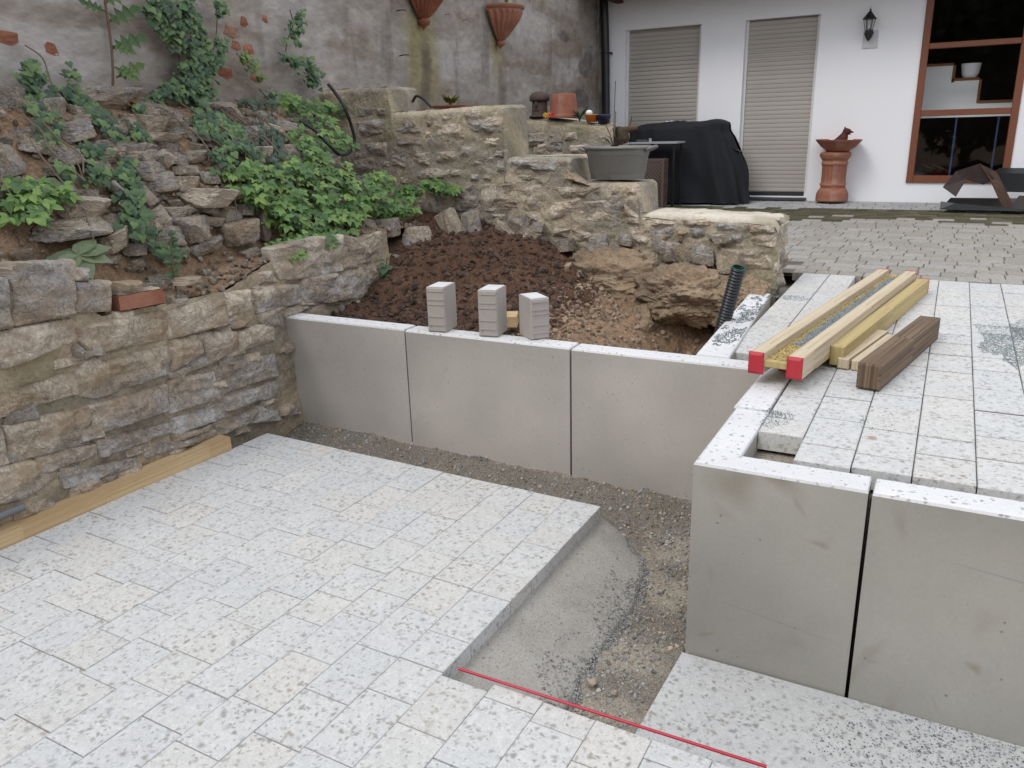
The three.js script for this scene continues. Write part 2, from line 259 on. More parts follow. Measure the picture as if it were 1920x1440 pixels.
// ---------------------------------------------------------------- measured outlines in metres
const LOW_WALL = [[[-1.996,1.159],[-2.272,1.127],[-2.217,0.905],[-2.015,0.907],[-1.95,0.911],[-1.981,1.054]],[[-2.269,1.104],[-2.342,1.09],[-2.324,1.032],[-2.258,1.045]],[[-2.259,1.037],[-2.43,1.013],[-2.398,0.878],[-2.219,0.905]],[[-1.887,1.128],[-1.966,1.101],[-1.926,0.906],[-1.829,0.908]],[[-1.825,0.895],[-2.196,0.88],[-2.175,0.781],[-1.931,0.743],[-1.861,0.742],[-1.794,0.78]],[[-2.212,0.837],[-2.695,0.82],[-2.668,0.678],[-2.258,0.698],[-2.211,0.767]],[[-2.701,0.804],[-3.078,0.838],[-3.053,0.667],[-2.677,0.668]],[[-3.085,0.833],[-3.272,0.821],[-3.258,0.708],[-3.062,0.701]],[[-3.072,0.682],[-3.242,0.658],[-3.225,0.613],[-3.085,0.636]],[[-3.302,0.828],[-3.675,0.787],[-3.663,0.687],[-3.307,0.617]],[[-3.698,0.794],[-3.931,0.789],[-4.081,0.792],[-4.032,0.588],[-3.667,0.653]],[[-2.154,0.657],[-2.67,0.641],[-2.642,0.503],[-2.228,0.494],[-2.147,0.541]],[[-2.687,0.666],[-2.895,0.649],[-2.879,0.548],[-2.651,0.5]],[[-2.903,0.655],[-3.115,0.619],[-3.098,0.512],[-2.893,0.484]],[[-3.123,0.612],[-3.407,0.609],[-3.392,0.495],[-3.102,0.501]],[[-1.755,0.632],[-2.141,0.649],[-2.142,0.543],[-1.849,0.549],[-1.732,0.549]],[[-2.927,0.462],[-3.378,0.414],[-3.36,0.289],[-2.937,0.297]],[[-2.637,0.464],[-2.912,0.433],[-2.928,0.275],[-2.598,0.302]],[[-2.181,0.472],[-2.61,0.45],[-2.591,0.321],[-2.173,0.33]],[[-1.79,0.507],[-2.174,0.468],[-2.138,0.305],[-1.784,0.342]],[[-2.962,0.278],[-3.353,0.258],[-3.34,0.176],[-2.951,0.201]],[[-2.604,0.269],[-2.94,0.254],[-2.93,0.175],[-2.591,0.183]],[[-2.855,0.146],[-3.157,0.156],[-3.335,0.156],[-3.321,0.082],[-2.864,0.083]],[[-2.174,0.309],[-2.588,0.252],[-2.583,0.199],[-2.179,0.213]],[[-1.883,0.333],[-2.166,0.295],[-2.159,0.24],[-1.892,0.246]],[[-2.401,0.173],[-2.84,0.131],[-2.841,0.082],[-2.403,0.128]],[[-1.978,0.208],[-2.381,0.148],[-2.375,0.102],[-1.985,0.141]],[[-1.678,0.344],[-1.87,0.322],[-1.973,0.216],[-1.789,0.171],[-1.638,0.195]],[[-1.724,0.516],[-1.782,0.501],[-1.775,0.347],[-1.68,0.353]],[[-2.641,0.499],[-2.867,0.538],[-2.931,0.477],[-2.645,0.474]],[[-2.185,0.773],[-2.255,0.69],[-2.167,0.664],[-2.166,0.746]],[[-3.16,0.169],[-3.321,0.082],[-3.313,0.019],[-3.101,0.076]],[[-2.581,0.189],[-2.854,0.173],[-2.86,0.131],[-2.588,0.149]],[[-3.505,1.013],[-3.832,1.034],[-4.136,1.021],[-4.092,0.799],[-3.824,0.797],[-3.52,0.836]],[[-4.15,1.02],[-4.292,0.981],[-4.559,0.99],[-4.512,0.812],[-4.308,0.81],[-4.101,0.8]],[[-3.704,0.804],[-4.303,0.786],[-4.28,0.589],[-3.932,0.612],[-3.682,0.667]],[[-3.333,0.834],[-3.674,0.777],[-3.665,0.665],[-3.295,0.681]],[[-4.326,0.785],[-4.512,0.787],[-4.462,0.658],[-4.313,0.663]],[[-4.012,0.579],[-4.277,0.577],[-4.318,0.517],[-4.016,0.519]]] ;
const STEP_WALL = [[[-3.929,1.734],[-3.606,1.715],[-3.636,1.64],[-3.93,1.635]],[[-3.879,1.614],[-3.622,1.598],[-3.656,1.544],[-3.891,1.555]],[[-3.517,1.712],[-3.265,1.705],[-3.258,1.553],[-3.519,1.568]],[[-3.253,1.783],[-2.937,1.794],[-2.936,1.632],[-3.161,1.625],[-3.236,1.664]],[[-3.952,1.48],[-3.794,1.492],[-3.819,1.385],[-3.963,1.399]],[[-3.747,1.492],[-3.572,1.503],[-3.584,1.4],[-3.754,1.398]],[[-3.531,1.502],[-3.351,1.503],[-3.353,1.417],[-3.536,1.423]],[[-3.193,1.437],[-3.032,1.459],[-3.033,1.344],[-3.198,1.344]],[[-3.39,1.224],[-3.178,1.266],[-3.154,1.111],[-3.252,1.042],[-3.38,1.063]],[[-3.135,1.266],[-2.625,1.269],[-2.629,1.056],[-2.879,1.074],[-3.138,1.055]],[[-2.911,1.498],[-2.509,1.478],[-2.522,1.356],[-2.9,1.372]],[[-2.475,1.393],[-2.264,1.428],[-2.25,1.334],[-2.455,1.307]],[[-2.57,1.131],[-2.315,1.172],[-2.304,1.061],[-2.557,1.004]],[[-2.301,1.148],[-2.01,1.176],[-2.004,0.994],[-2.274,1.011]],[[-1.983,1.261],[-1.893,1.273],[-1.891,1.166],[-1.976,1.165]],[[-1.994,1.14],[-1.883,1.142],[-1.879,0.998],[-1.981,0.995]],[[-2.402,0.957],[-2.221,0.975],[-2.221,0.849],[-2.395,0.842]],[[-2.583,1.244],[-2.169,1.25],[-2.304,1.177],[-2.555,1.159]],[[-3.765,1.262],[-3.679,1.276],[-3.595,0.99],[-3.681,0.974],[-3.813,1.085]],[[-3.63,1.209],[-3.437,1.197],[-3.393,1.117],[-3.471,0.899],[-3.587,0.921]],[[-3.319,0.983],[-3.114,0.951],[-3.117,0.895],[-3.323,0.915]],[[-4.348,1.442],[-4.111,1.468],[-4.117,1.372],[-4.322,1.344]],[[-4.262,1.733],[-3.961,1.764],[-3.953,1.658],[-4.221,1.609]],[[-4.224,1.582],[-3.978,1.578],[-3.988,1.47],[-4.164,1.471]],[[-3.063,1.046],[-2.91,1.043],[-2.944,0.963],[-3.067,0.963]],[[-3.721,1.387],[-3.409,1.386],[-3.415,1.293],[-3.711,1.292]],[[-3.002,1.436],[-2.92,1.448],[-2.917,1.308],[-3.007,1.308]],[[-2.871,1.334],[-2.61,1.328],[-2.611,1.278],[-2.873,1.283]],[[-3.927,0.97],[-3.786,0.988],[-3.762,0.847],[-3.921,0.827]],[[-1.974,0.977],[-1.823,0.992],[-1.818,0.87],[-1.961,0.864]],[[-1.81,0.982],[-1.614,0.998],[-1.615,0.888],[-1.788,0.871]],[[-1.608,0.968],[-1.531,0.961],[-1.579,0.879],[-1.604,0.884]],[[-1.53,0.99],[-1.432,1.003],[-1.398,0.916],[-1.516,0.912]],[[-1.397,0.945],[-1.176,0.963],[-1.17,0.895],[-1.387,0.897]],[[-1.135,0.954],[-0.96,0.97],[-0.963,0.875],[-1.102,0.879]],[[-2.228,0.927],[-2.117,0.941],[-2.105,0.816],[-2.218,0.79]],[[-2.048,0.777],[-1.851,0.796],[-1.847,0.714],[-2.059,0.702]],[[-1.796,0.83],[-1.703,0.854],[-1.68,0.733],[-1.794,0.706]],[[-1.679,0.835],[-1.445,0.845],[-1.438,0.745],[-1.676,0.753]],[[-1.431,0.806],[-1.323,0.811],[-1.329,0.731],[-1.42,0.736]],[[-1.283,0.842],[-0.99,0.864],[-0.971,0.731],[-1.239,0.716]],[[-2.288,0.625],[-2.149,0.644],[-2.146,0.547],[-2.287,0.527]],[[-2.44,0.561],[-2.311,0.602],[-2.297,0.526],[-2.418,0.518]],[[-2.525,0.755],[-2.44,0.78],[-2.429,0.705],[-2.513,0.69]],[[-2.646,0.771],[-2.536,0.776],[-2.535,0.721],[-2.635,0.716]],[[-2.548,0.83],[-2.416,0.846],[-2.405,0.782],[-2.536,0.776]],[[-2.346,0.763],[-2.093,0.764],[-2.104,0.711],[-2.334,0.72]],[[-1.414,0.615],[-1.264,0.624],[-1.269,0.535],[-1.431,0.542]],[[-1.8,0.591],[-1.621,0.612],[-1.608,0.53],[-1.8,0.506]],[[-1.805,0.681],[-1.55,0.68],[-1.559,0.623],[-1.781,0.615]],[[-1.531,0.702],[-1.298,0.714],[-1.304,0.639],[-1.517,0.621]],[[-2.137,0.636],[-1.958,0.678],[-1.89,0.598],[-2.114,0.551]],[[-1.792,1.035],[-1.626,1.034],[-1.624,1.004],[-1.791,0.994]],[[-1.585,1.035],[-1.384,1.035],[-1.382,1.006],[-1.573,1.001]],[[-1.354,1.031],[-1.151,1.027],[-1.157,0.97],[-1.341,0.969]],[[-1.141,1.023],[-0.973,1.018],[-0.97,0.971],[-1.128,0.966]],[[-2.672,0.695],[-2.525,0.691],[-2.563,0.6],[-2.661,0.606]],[[-1.258,0.697],[-1.112,0.705],[-1.116,0.616],[-1.253,0.607]],[[-1.858,1.103],[-1.806,1.134],[-1.794,1.09],[-1.846,1.053]]] ;
const SLOPE_ROCKS = [[-4.553,1.853,-2.778,0.24,0.173,0],[-4.069,1.565,-2.416,0.112,0.13,0],[-4.6,1.898,-3.389,0.366,0.14,5],[-4.453,1.819,-2.958,0.118,0.138,0],[-4.245,1.702,-2.909,0.26,0.096,-4],[-4.375,1.799,-3.605,0.253,0.088,8],[-4.271,1.735,-3.438,0.234,0.106,0],[-4.217,1.697,-3.553,0.151,0.043,0],[-4.166,1.653,-3.375,0.251,0.047,-5],[-4.125,1.615,-3.273,0.133,0.041,4],[-4.086,1.596,-3.392,0.136,0.073,10],[-4.098,1.588,-3.187,0.101,0.091,0],[-4.033,1.535,-3.294,0.144,0.087,-15],[-4.049,1.538,-3.105,0.089,0.055,0],[-4.015,1.496,-3.175,0.121,0.08,-25],[-3.959,1.422,-3.193,0.171,0.081,8],[-3.925,1.393,-3.326,0.155,0.077,-8],[-3.931,1.371,-3.037,0.088,0.186,-35],[-3.912,1.346,-2.933,0.067,0.192,-32],[-3.851,1.308,-3.401,0.313,0.099,-3],[-3.899,1.333,-2.625,0.261,0.099,8],[-3.845,1.243,-2.531,0.283,0.088,4],[-3.803,1.149,-2.721,0.175,0.083,-15],[-3.961,1.416,-2.626,0.117,0.054,5],[-3.928,1.373,-2.724,0.12,0.083,0],[-3.794,1.187,-3.393,0.136,0.047,6],[-3.827,1.251,-3.408,0.115,0.063,20],[-3.797,1.206,-3.509,0.117,0.085,-20],[-3.751,1.111,-3.519,0.245,0.128,0],[-3.799,1.158,-3.237,0.193,0.132,15],[-3.838,1.226,-3.016,0.166,0.107,-10],[-3.8,1.135,-3.061,0.158,0.099,0],[-3.74,1.103,-3.727,0.066,0.144,0],[-4.177,1.678,-4.352,0.221,0.086,12],[-4.375,1.8,-4.112,0.251,0.131,5],[-3.843,1.248,-3.179,0.151,0.07,0],[-4.146,1.624,-2.677,0.183,0.073,5],[-4.078,1.568,-2.737,0.157,0.065,-5],[-4.091,1.577,-2.977,0.155,0.078,8],[-4.035,1.516,-2.88,0.133,0.057,0],[-3.974,1.441,-2.518,0.132,0.053,0],[-4.131,1.61,-3.125,0.14,0.06,12],[-4.174,1.667,-3.7,0.166,0.066,5],[-3.93,1.421,-3.519,0.128,0.064,0],[-4.152,1.659,-4.124,0.166,0.095,0],[-4.005,1.526,-4.003,0.185,0.104,0],[-4.21,1.701,-4.495,0.201,0.075,0],[-4.007,1.536,-4.321,0.146,0.109,0],[-3.853,1.323,-3.597,0.14,0.054,0],[-3.842,1.26,-3.255,0.092,0.046,-15],[-3.851,1.253,-2.756,0.111,0.056,10],[-3.782,1.099,-2.824,0.141,0.057,0],[-3.783,1.11,-2.617,0.108,0.054,0],[-3.746,1.057,-3.287,0.134,0.062,0],[-3.765,1.054,-3.089,0.119,0.055,8],[-3.903,1.34,-2.406,0.129,0.069,0],[-3.981,1.449,-2.407,0.121,0.069,0],[-4.028,1.511,-2.643,0.109,0.045,0],[-4.004,1.472,-3.001,0.088,0.058,0],[-3.964,1.466,-3.655,0.12,0.065,0],[-3.803,1.224,-3.646,0.142,0.065,0],[-4.394,1.799,-3.107,0.141,0.061,6],[-4.447,1.818,-2.813,0.125,0.086,0],[-4.227,1.688,-2.657,0.128,0.073,0],[-4.03,1.545,-3.524,0.128,0.064,0],[-4.021,1.53,-3.408,0.094,0.063,20],[-3.973,1.469,-3.407,0.125,0.052,0],[-3.903,1.4,-3.865,0.135,0.068,0],[-3.871,1.376,-4.251,0.144,0.084,0],[-4.135,1.648,-4.698,0.116,0.077,0],[-3.955,1.474,-4.656,0.14,0.089,0],[-3.762,1.183,-4.46,0.149,0.111,0],[-3.71,1.079,-4.537,0.138,0.113,0],[-3.757,1.159,-4.091,0.164,0.082,0]] ;
const IVY = {"main":[[[[-4.6,2.48,-3.76],[-4.6,2.4,-3.84],[-4.6,2.26,-3.95],[-4.6,2.07,-3.96],[-4.6,1.97,-4.03]],0.17],[[[-4.6,2.5,-4.0],[-4.6,2.43,-4.06],[-4.6,2.3,-4.08],[-4.6,2.16,-4.08],[-4.6,1.99,-4.08]],0.13],[[[-4.6,2.53,-4.33],[-4.6,2.4,-4.32],[-4.6,2.25,-4.27],[-4.6,2.06,-4.15]],0.07],[[[-4.6,2.02,-3.97],[-4.6,1.9,-4.06],[-4.32,1.78,-3.91],[-4.14,1.64,-3.85],[-4.03,1.56,-3.81]],0.18],[[[-4.6,1.96,-3.9],[-4.6,1.96,-3.75],[-4.6,1.87,-3.61],[-4.45,1.82,-3.41]],0.09],[[[-4.54,1.85,-3.95],[-4.17,1.67,-3.62]],0.04],[[[-4.37,1.8,-3.87],[-4.14,1.64,-3.72]],0.04],[[[-4.08,1.6,-3.77],[-4.01,1.53,-3.83],[-4.0,1.52,-3.7]],0.13],[[[-4.04,1.55,-3.56],[-4.02,1.54,-3.65]],0.08]],"right":[[[[-4.6,2.55,-5.05],[-4.6,2.46,-5.07],[-4.6,2.33,-4.99],[-4.6,2.22,-4.96],[-4.6,2.15,-5.06]],0.12],[[[-4.6,2.21,-5.09],[-4.6,2.1,-5.22],[-4.6,2.01,-5.16]],0.11],[[[-4.6,2.24,-4.88],[-4.6,2.19,-4.99]],0.07]],"gold":[[[[-4.6,2.21,-4.46],[-4.6,2.16,-4.52],[-4.6,2.1,-4.59]],0.1],[[[-4.6,2.1,-4.59],[-4.6,2.04,-4.64]],0.05]],"left":[[[[-4.6,2.03,-2.87],[-4.6,2.0,-2.94],[-4.6,1.9,-2.89],[-4.39,1.8,-2.8],[-4.26,1.71,-2.73],[-4.18,1.65,-2.72]],0.11],[[[-4.6,2.02,-3.1],[-4.6,2.0,-3.16]],0.08],[[[-4.6,1.94,-3.04],[-4.6,1.9,-3.12],[-4.52,1.84,-3.14],[-4.34,1.78,-3.09],[-4.24,1.7,-3.09],[-4.2,1.67,-3.14],[-4.27,1.73,-3.26]],0.08],[[[-4.18,1.65,-2.86],[-4.12,1.6,-2.85],[-4.08,1.57,-2.88]],0.07],[[[-4.03,1.51,-2.74],[-4.0,1.47,-2.8],[-3.98,1.44,-2.87],[-3.99,1.45,-2.99]],0.08],[[[-4.08,1.57,-3.01],[-3.99,1.46,-2.93],[-3.93,1.37,-2.88],[-3.86,1.28,-2.85]],0.07],[[[-4.03,1.51,-2.57],[-4.03,1.51,-2.64]],0.06],[[[-3.84,1.23,-2.72],[-3.84,1.24,-2.81],[-3.82,1.19,-2.85],[-3.79,1.11,-2.9],[-3.77,1.07,-2.94],[-3.77,1.07,-3.03]],0.06],[[[-3.88,1.3,-2.79],[-3.89,1.31,-2.88]],0.06],[[[-4.6,1.9,-2.83],[-4.51,1.84,-2.81]],0.07]],"grey":[[[[-4.6,1.9,-4.39],[-4.55,1.86,-4.49],[-4.6,1.87,-4.7],[-4.47,1.83,-4.61]],0.1],[[[-4.6,1.91,-4.49],[-4.25,1.73,-4.19],[-4.04,1.56,-3.96]],0.05],[[[-4.46,1.83,-4.51],[-4.15,1.66,-4.23],[-4.0,1.52,-4.08]],0.06],[[[-4.6,1.98,-4.64],[-4.6,1.91,-4.72]],0.08],[[[-4.25,1.73,-4.3],[-3.98,1.5,-4.03],[-3.9,1.4,-3.91]],0.07]]} ;
const BRAMBLE = [[-4.6,1.91,-4.76,0.16,0.07],[-4.6,1.9,-4.98,0.16,0.07],[-4.58,1.86,-5.28,0.17,0.07],[-4.28,1.75,-4.76,0.17,0.09],[-4.14,1.65,-4.45,0.12,0.1],[-4.1,1.62,-4.73,0.12,0.08],[-4.01,1.53,-4.35,0.12,0.1],[-3.98,1.49,-3.67,0.13,0.07],[-3.95,1.45,-3.86,0.14,0.08],[-3.95,1.46,-4.1,0.12,0.07],[-3.88,1.38,-4.18,0.15,0.11],[-3.9,1.41,-4.47,0.15,0.09],[-3.87,1.35,-3.68,0.12,0.09],[-3.84,1.31,-3.85,0.15,0.1],[-3.81,1.26,-4.0,0.14,0.1],[-3.81,1.26,-4.25,0.14,0.11],[-3.83,1.3,-4.52,0.11,0.1],[-3.8,1.25,-4.67,0.11,0.09],[-3.74,1.15,-4.43,0.1,0.09],[-3.78,1.2,-3.8,0.12,0.08],[-3.75,1.13,-4.0,0.13,0.08],[-3.73,1.12,-4.23,0.13,0.08],[-3.71,1.04,-3.82,0.12,0.07],[-3.68,1.02,-3.67,0.07,0.05],[-3.67,1.04,-3.98,0.09,0.06],[-3.85,1.34,-4.89,0.12,0.08],[-3.76,1.16,-4.81,0.14,0.08],[-3.75,1.14,-4.95,0.12,0.07],[-3.8,1.24,-5.15,0.11,0.05],[-3.66,1.29,-5.25,0.12,0.05],[-3.51,1.26,-5.25,0.08,0.04]] ;
const BRAMBLE_LOW = [[-4.01,1.49,-2.36,0.07,0.04],[-3.98,1.44,-2.38,0.08,0.04],[-3.94,1.42,-2.31,0.07,0.04],[-4.0,1.48,-2.46,0.06,0.03],[-3.86,1.36,-2.26,0.06,0.03],[-3.98,1.44,-2.49,0.07,0.04]] ;

// ---------------------------------------------------------------- stone builders
function stoneGeo(poly, depth, seed, place, back = 0.07, grow = 1.03) {   // a rough block face from its outline on the wall plane
  const r = rng(seed), K = 64, R = [0.12, 0.25, 0.37, 0.48, 0.58, 0.67, 0.75, 0.82, 0.88, 0.93, 0.97, 1.0];
  let cx = 0, cy = 0; for (const p of poly) { cx += p[0]; cy += p[1]; } cx /= poly.length; cy /= poly.length;
  const planes = []; for (let i = 0; i < 5; i++) planes.push([depth * (0.75 + 0.5 * r()), (r() - 0.5) * 0.5, (r() - 0.5) * 0.5]);
  const pts = []; { let per = 0; const L = poly.map((p, k) => { const b = poly[(k + 1) % poly.length], l = Math.hypot(b[0] - p[0], b[1] - p[1]); per += l; return l; }); let left = K; poly.forEach((p, k) => { const b = poly[(k + 1) % poly.length], n = k === poly.length - 1 ? left : Math.max(2, Math.min(left - 2 * (poly.length - 1 - k), Math.round(K * L[k] / per))); left -= n; for (let t = 0; t < n; t++) pts.push([lerp(p[0], b[0], t / n), lerp(p[1], b[1], t / n)]); }); }
  const sm = pts.map((p, k) => { const a = pts[(k + K - 1) % K], b = pts[(k + 1) % K]; return [p[0] * 0.6 + (a[0] + b[0]) * 0.2, p[1] * 0.6 + (a[1] + b[1]) * 0.2]; });
  const out = sm.map(p => { const f = grow + 0.10 * fbm(p[0] * 11 + seed, p[1] * 11, seed * 0.7, 3); return [(p[0] - cx) * f, (p[1] - cy) * f]; });
  const off = seed * 3.17;
  const dep = (a, b, rr, R0) => {
    const x = a - cx, y = b - cy; let d = 1e9; for (const p of planes) d = Math.min(d, p[0] + p[1] * x + p[2] * y);
    const edge = (1 - rr) * R0; d = Math.max(d, depth * 0.3);
    d += 0.045 * fbm(a * 8 + off, b * 13, off, 6) + 0.016 * ridge(a * 4 + off, b * 18, off, 4) * (1 - rr * rr);
    return d * Math.pow(clamp(edge / 0.018, 0, 1), 0.5) + (rr >= 1 ? -0.01 : 0);
  };
  const pos = [], uv = [], idx = [], put = (a, b, c) => { const p = place(a, b, c); pos.push(p[0], p[1], p[2]); uv.push(a + off, b + off * 0.37); };
  put(cx, cy, dep(cx, cy, 0, 0.1));
  for (const rr of R) for (let k = 0; k < K; k++) { const a = cx + out[k][0] * rr, b = cy + out[k][1] * rr; put(a, b, dep(a, b, rr, Math.hypot(out[k][0], out[k][1]))); }
  for (let k = 0; k < K; k++) { const a = cx + out[k][0], b = cy + out[k][1]; put(a, b, -back); }
  for (let k = 0; k < K; k++) idx.push(0, 1 + k, 1 + (k + 1) % K);
  for (let q = 0; q < R.length; q++) for (let k = 0; k < K; k++) { const a = 1 + q * K + k, b = 1 + q * K + (k + 1) % K; idx.push(a, a + K, b, b, a + K, b + K); }
  let g = new THREE.BufferGeometry(); g.setAttribute('position', new THREE.Float32BufferAttribute(pos, 3)); g.setAttribute('uv', new THREE.Float32BufferAttribute(uv, 2)); g.setIndex(idx);
  g = toCreasedNormals(g, 0.75); return g;
}
function rockGeo(seed, detail = 9, soft = 0.05) {     // loose rock: a broken block with flat cleavage faces, about 1 across
  const r = rng(seed), pl = []; pl.push([V3((r() - 0.5) * 0.3, 1, (r() - 0.5) * 0.3).normalize(), 0.30 + 0.08 * r()], [V3(0, -1, 0), 0.34]);
  for (let i = 0; i < 7; i++) { const a = (i + 0.7 * r()) / 7 * 6.283; pl.push([V3(Math.cos(a), (r() - 0.5) * 0.9, Math.sin(a)).normalize(), 0.34 + 0.13 * r()]); }
  const g = mergeVertices((() => { const q = new THREE.IcosahedronGeometry(1, detail); q.deleteAttribute('uv'); q.deleteAttribute('normal'); return q; })());
  const p = g.attributes.position, d = V3();
  for (let i = 0; i < p.count; i++) { d.fromBufferAttribute(p, i).normalize(); let m = 0.62; for (const [n, k] of pl) { const c = d.dot(n); if (c > 0.05) m = Math.min(m, k / c); } m += soft * fbm(d.x * 3 + seed, d.y * 5, d.z * 3, 4) + soft * 0.4 * ridge(d.x * 2 + seed, d.y * 9, d.z * 2); p.setXYZ(i, d.x * m, d.y * m, d.z * m); }
  return toCreasedNormals(boxUV(g, 0.35, seed * 0.37, seed * 0.11), 0.6);
}
const ROCKS = []; for (let i = 0; i < 10; i++) ROCKS.push(rockGeo(500 + i * 7));
const PEBBLES = [0, 1, 2].map(i => rockGeo(900 + i * 5, 1, 0.02));
function scatter(name, label, geo, material, n, seed, fn, parent) { // countless small stones or clods: one object
  const r = rng(seed), im = new THREE.InstancedMesh(geo, material, n), o = new THREE.Object3D(), c = new THREE.Color(); let k = 0;
  for (let i = 0; i < n * 3 && k < n; i++) { const q = fn(r); if (!q) continue; o.position.set(q[0], q[1], q[2]); o.rotation.set(r() * 6.3, r() * 6.3, r() * 6.3); const s = q[3]; o.scale.set(s * (0.8 + 0.5 * r()), s * (0.6 + 0.4 * r()), s * (0.8 + 0.4 * r())); o.updateMatrix(); im.setMatrixAt(k, o.matrix); im.setColorAt(k, c.setRGB(...(q[4] || [1, 1, 1]))); k++; }
  im.count = k; im.castShadow = im.receiveShadow = true; im.name = parent ? name : numbered(name); (parent || scene).add(im); tag(im, label, parent ? null : 'stones', null, 'stuff'); return im;
}

// ---------------------------------------------------------------- ground
const lowY = (x, z) => -0.0182 * (x + 2) + 0.0127 * (z + 2.5);
{ // wide earth sheet under everything, and the raised yard behind the panels
  const g = mesh('ground', boxUV(new THREE.PlaneGeometry(240, 240).rotateX(-Math.PI / 2)), M.soil); g.position.y = -0.42; tag(g, 'bare brown earth under the whole yard', 'ground', null, 'structure');
  const shp = new THREE.Shape(); shp.moveTo(-4.55, 5.62); shp.lineTo(-0.93, 5.62); shp.lineTo(-0.93, 3.9); shp.lineTo(-0.53, 3.5); shp.lineTo(-0.53, 2.58); shp.lineTo(9, 2.58); shp.lineTo(9, 11.6); shp.lineTo(-4.55, 11.6);
  const e = new THREE.ExtrudeGeometry(shp, { depth: 0.85, bevelEnabled: false }); e.rotateX(-Math.PI / 2); e.translate(0, -0.35, 0);
  const y = mesh('yard_ground', boxUV(e), M.grit); y.position.set(0, 0, 0); tag(y, 'grey grit bed beneath the upper paving', 'ground', null, 'structure');
}
const toeX = z => 0.022 * fbm(z * 9, 2, 5, 3) + interp(-z, [1.7, 1.9, 2.25, 2.7, 3.0, 3.15, 3.26], [-0.89, -0.89, -0.92, -0.90, -0.97, -1.1, -1.27]);
function bedY(x, z) {
  let y = -0.13 + 0.02 * fbm(x * 3, z * 3, 2);
  if (x < -1.2) y = lowY(x, z) - 0.085 - 0.03 * sstep(-3.1, -3.2, z) + 0.05 * sstep(-3.28, -3.5, z);
  else { const t = sstep(-1.25, -0.95, x); y = lerp(y, -0.185, t * (1 - 0.5 * sstep(-3.0, -3.4, z))); y += 0.02 * sstep(-0.88, -0.68, x); y += 0.06 * sstep(-3.2, -3.5, z); }
  y += 0.028 * fbm(x * 5, z * 5, 7) + 0.018 * fbm(x * 22, z * 22, 3, 3);
  if (z > -3.12 && z < -1.87 && x > -1.26 && x < toeX(z) - 0.05) y -= 0.12;
  if (z > -3.1 && x < -1.27 && x > -3.3) y -= 0.05;
  if (z > -1.8) y -= 0.08;
  if (x > -0.63 && z > -2.7) y -= 0.12;
  return y;
}
{
  const g = gridSurf(210, 170, (u, v) => { const x = lerp(-3.75, 0.6, u), z = lerp(-3.56, -0.3, v); return [x, bedY(x, z), z, x, z]; }); 
  const idx = g.index.array; for (let i = 0; i < idx.length; i += 3) { const t = idx[i + 1]; idx[i + 1] = idx[i + 2]; idx[i + 2] = t; } g.computeVertexNormals();
  tag(mesh('gravel_bed', g, M.grit), 'uneven gravel and sand bed around the lower paving', 'ground', null, 'structure');
  // screeded sand wedge beside the paving edge
  const w = gridSurf(40, 90, (u, v) => { const z = lerp(-3.26, -1.835, v), tx = toeX(z), x = lerp(-1.30, tx, u); const top = lowY(-1.25, z) - 0.05, t = u; let y = lerp(top, -0.185, Math.pow(t, 1.25)) + 0.0025 * fbm(x * 26, z * 26, 4) + 0.006 * fbm(x * 5, z * 3, 9); y -= 0.05 * sstep(0.93, 1, u); y -= 0.08 * sstep(-3.16, -3.26, z); return [x, y, z, x, z]; });
  { const id = w.index.array; for (let i = 0; i < id.length; i += 3) { const t = id[i + 1]; id[i + 1] = id[i + 2]; id[i + 2] = t; } w.computeVertexNormals(); }
  tag(mesh('sand_bed', w, M.sand), 'smooth screeded sand slope along the edge of the lower paving', 'sand', null, 'structure');
  scatter('wedge_grit', 'dark grey grit rolled down onto the lower part of the sand slope', PEBBLES[2], mat([1, 1, 1], { r: 0.95 }), 4200, 72, r => { const z = lerp(-3.15, -1.86, r()), u = 1 - 0.42 * Math.pow(r(), 3), tx = toeX(z), x = lerp(-1.30, tx, u) + 0.02 * (r() - 0.5); if (fbm(x * 9, z * 5, 6) < -0.05 && u < 0.85) return null; const s = 0.003 + 0.008 * r() * r(), t = 0.5 + 0.8 * r(); return [x, lerp(lowY(-1.25, z) - 0.05, -0.185, Math.pow(Math.min(1, u), 1.25)) + s * 0.2, z, s, [0.30 * t, 0.295 * t, 0.285 * t]]; });
  scatter('gravel', 'loose gravel stones in the trench at the panel feet', PEBBLES[0], mat([1, 1, 1], { r: 0.95 }), 5200, 71, r => {
    const a = r(); let x, z; if (a < 0.55) { x = lerp(-3.4, -0.7, r()); z = lerp(-3.54, -3.12, r()); } else { x = lerp(-1.05, -0.62, r()); z = lerp(-3.4, -1.86, r()); if (x < toeX(z) - 0.05 * r()) return null; if (x > -0.7 && z > -2.42) return null; }
    const s = 0.005 + 0.016 * Math.pow(r(), 4), t = 0.5 + r(), k = fbm(x * 3, z * 3, 11) > 0.08; return [x, bedY(x, z) + s * 0.12, z, s, k && r() < 0.6 ? [0.36 * t, 0.29 * t, 0.21 * t] : [0.28 * t, 0.27 * t, 0.255 * t]];
  });
}

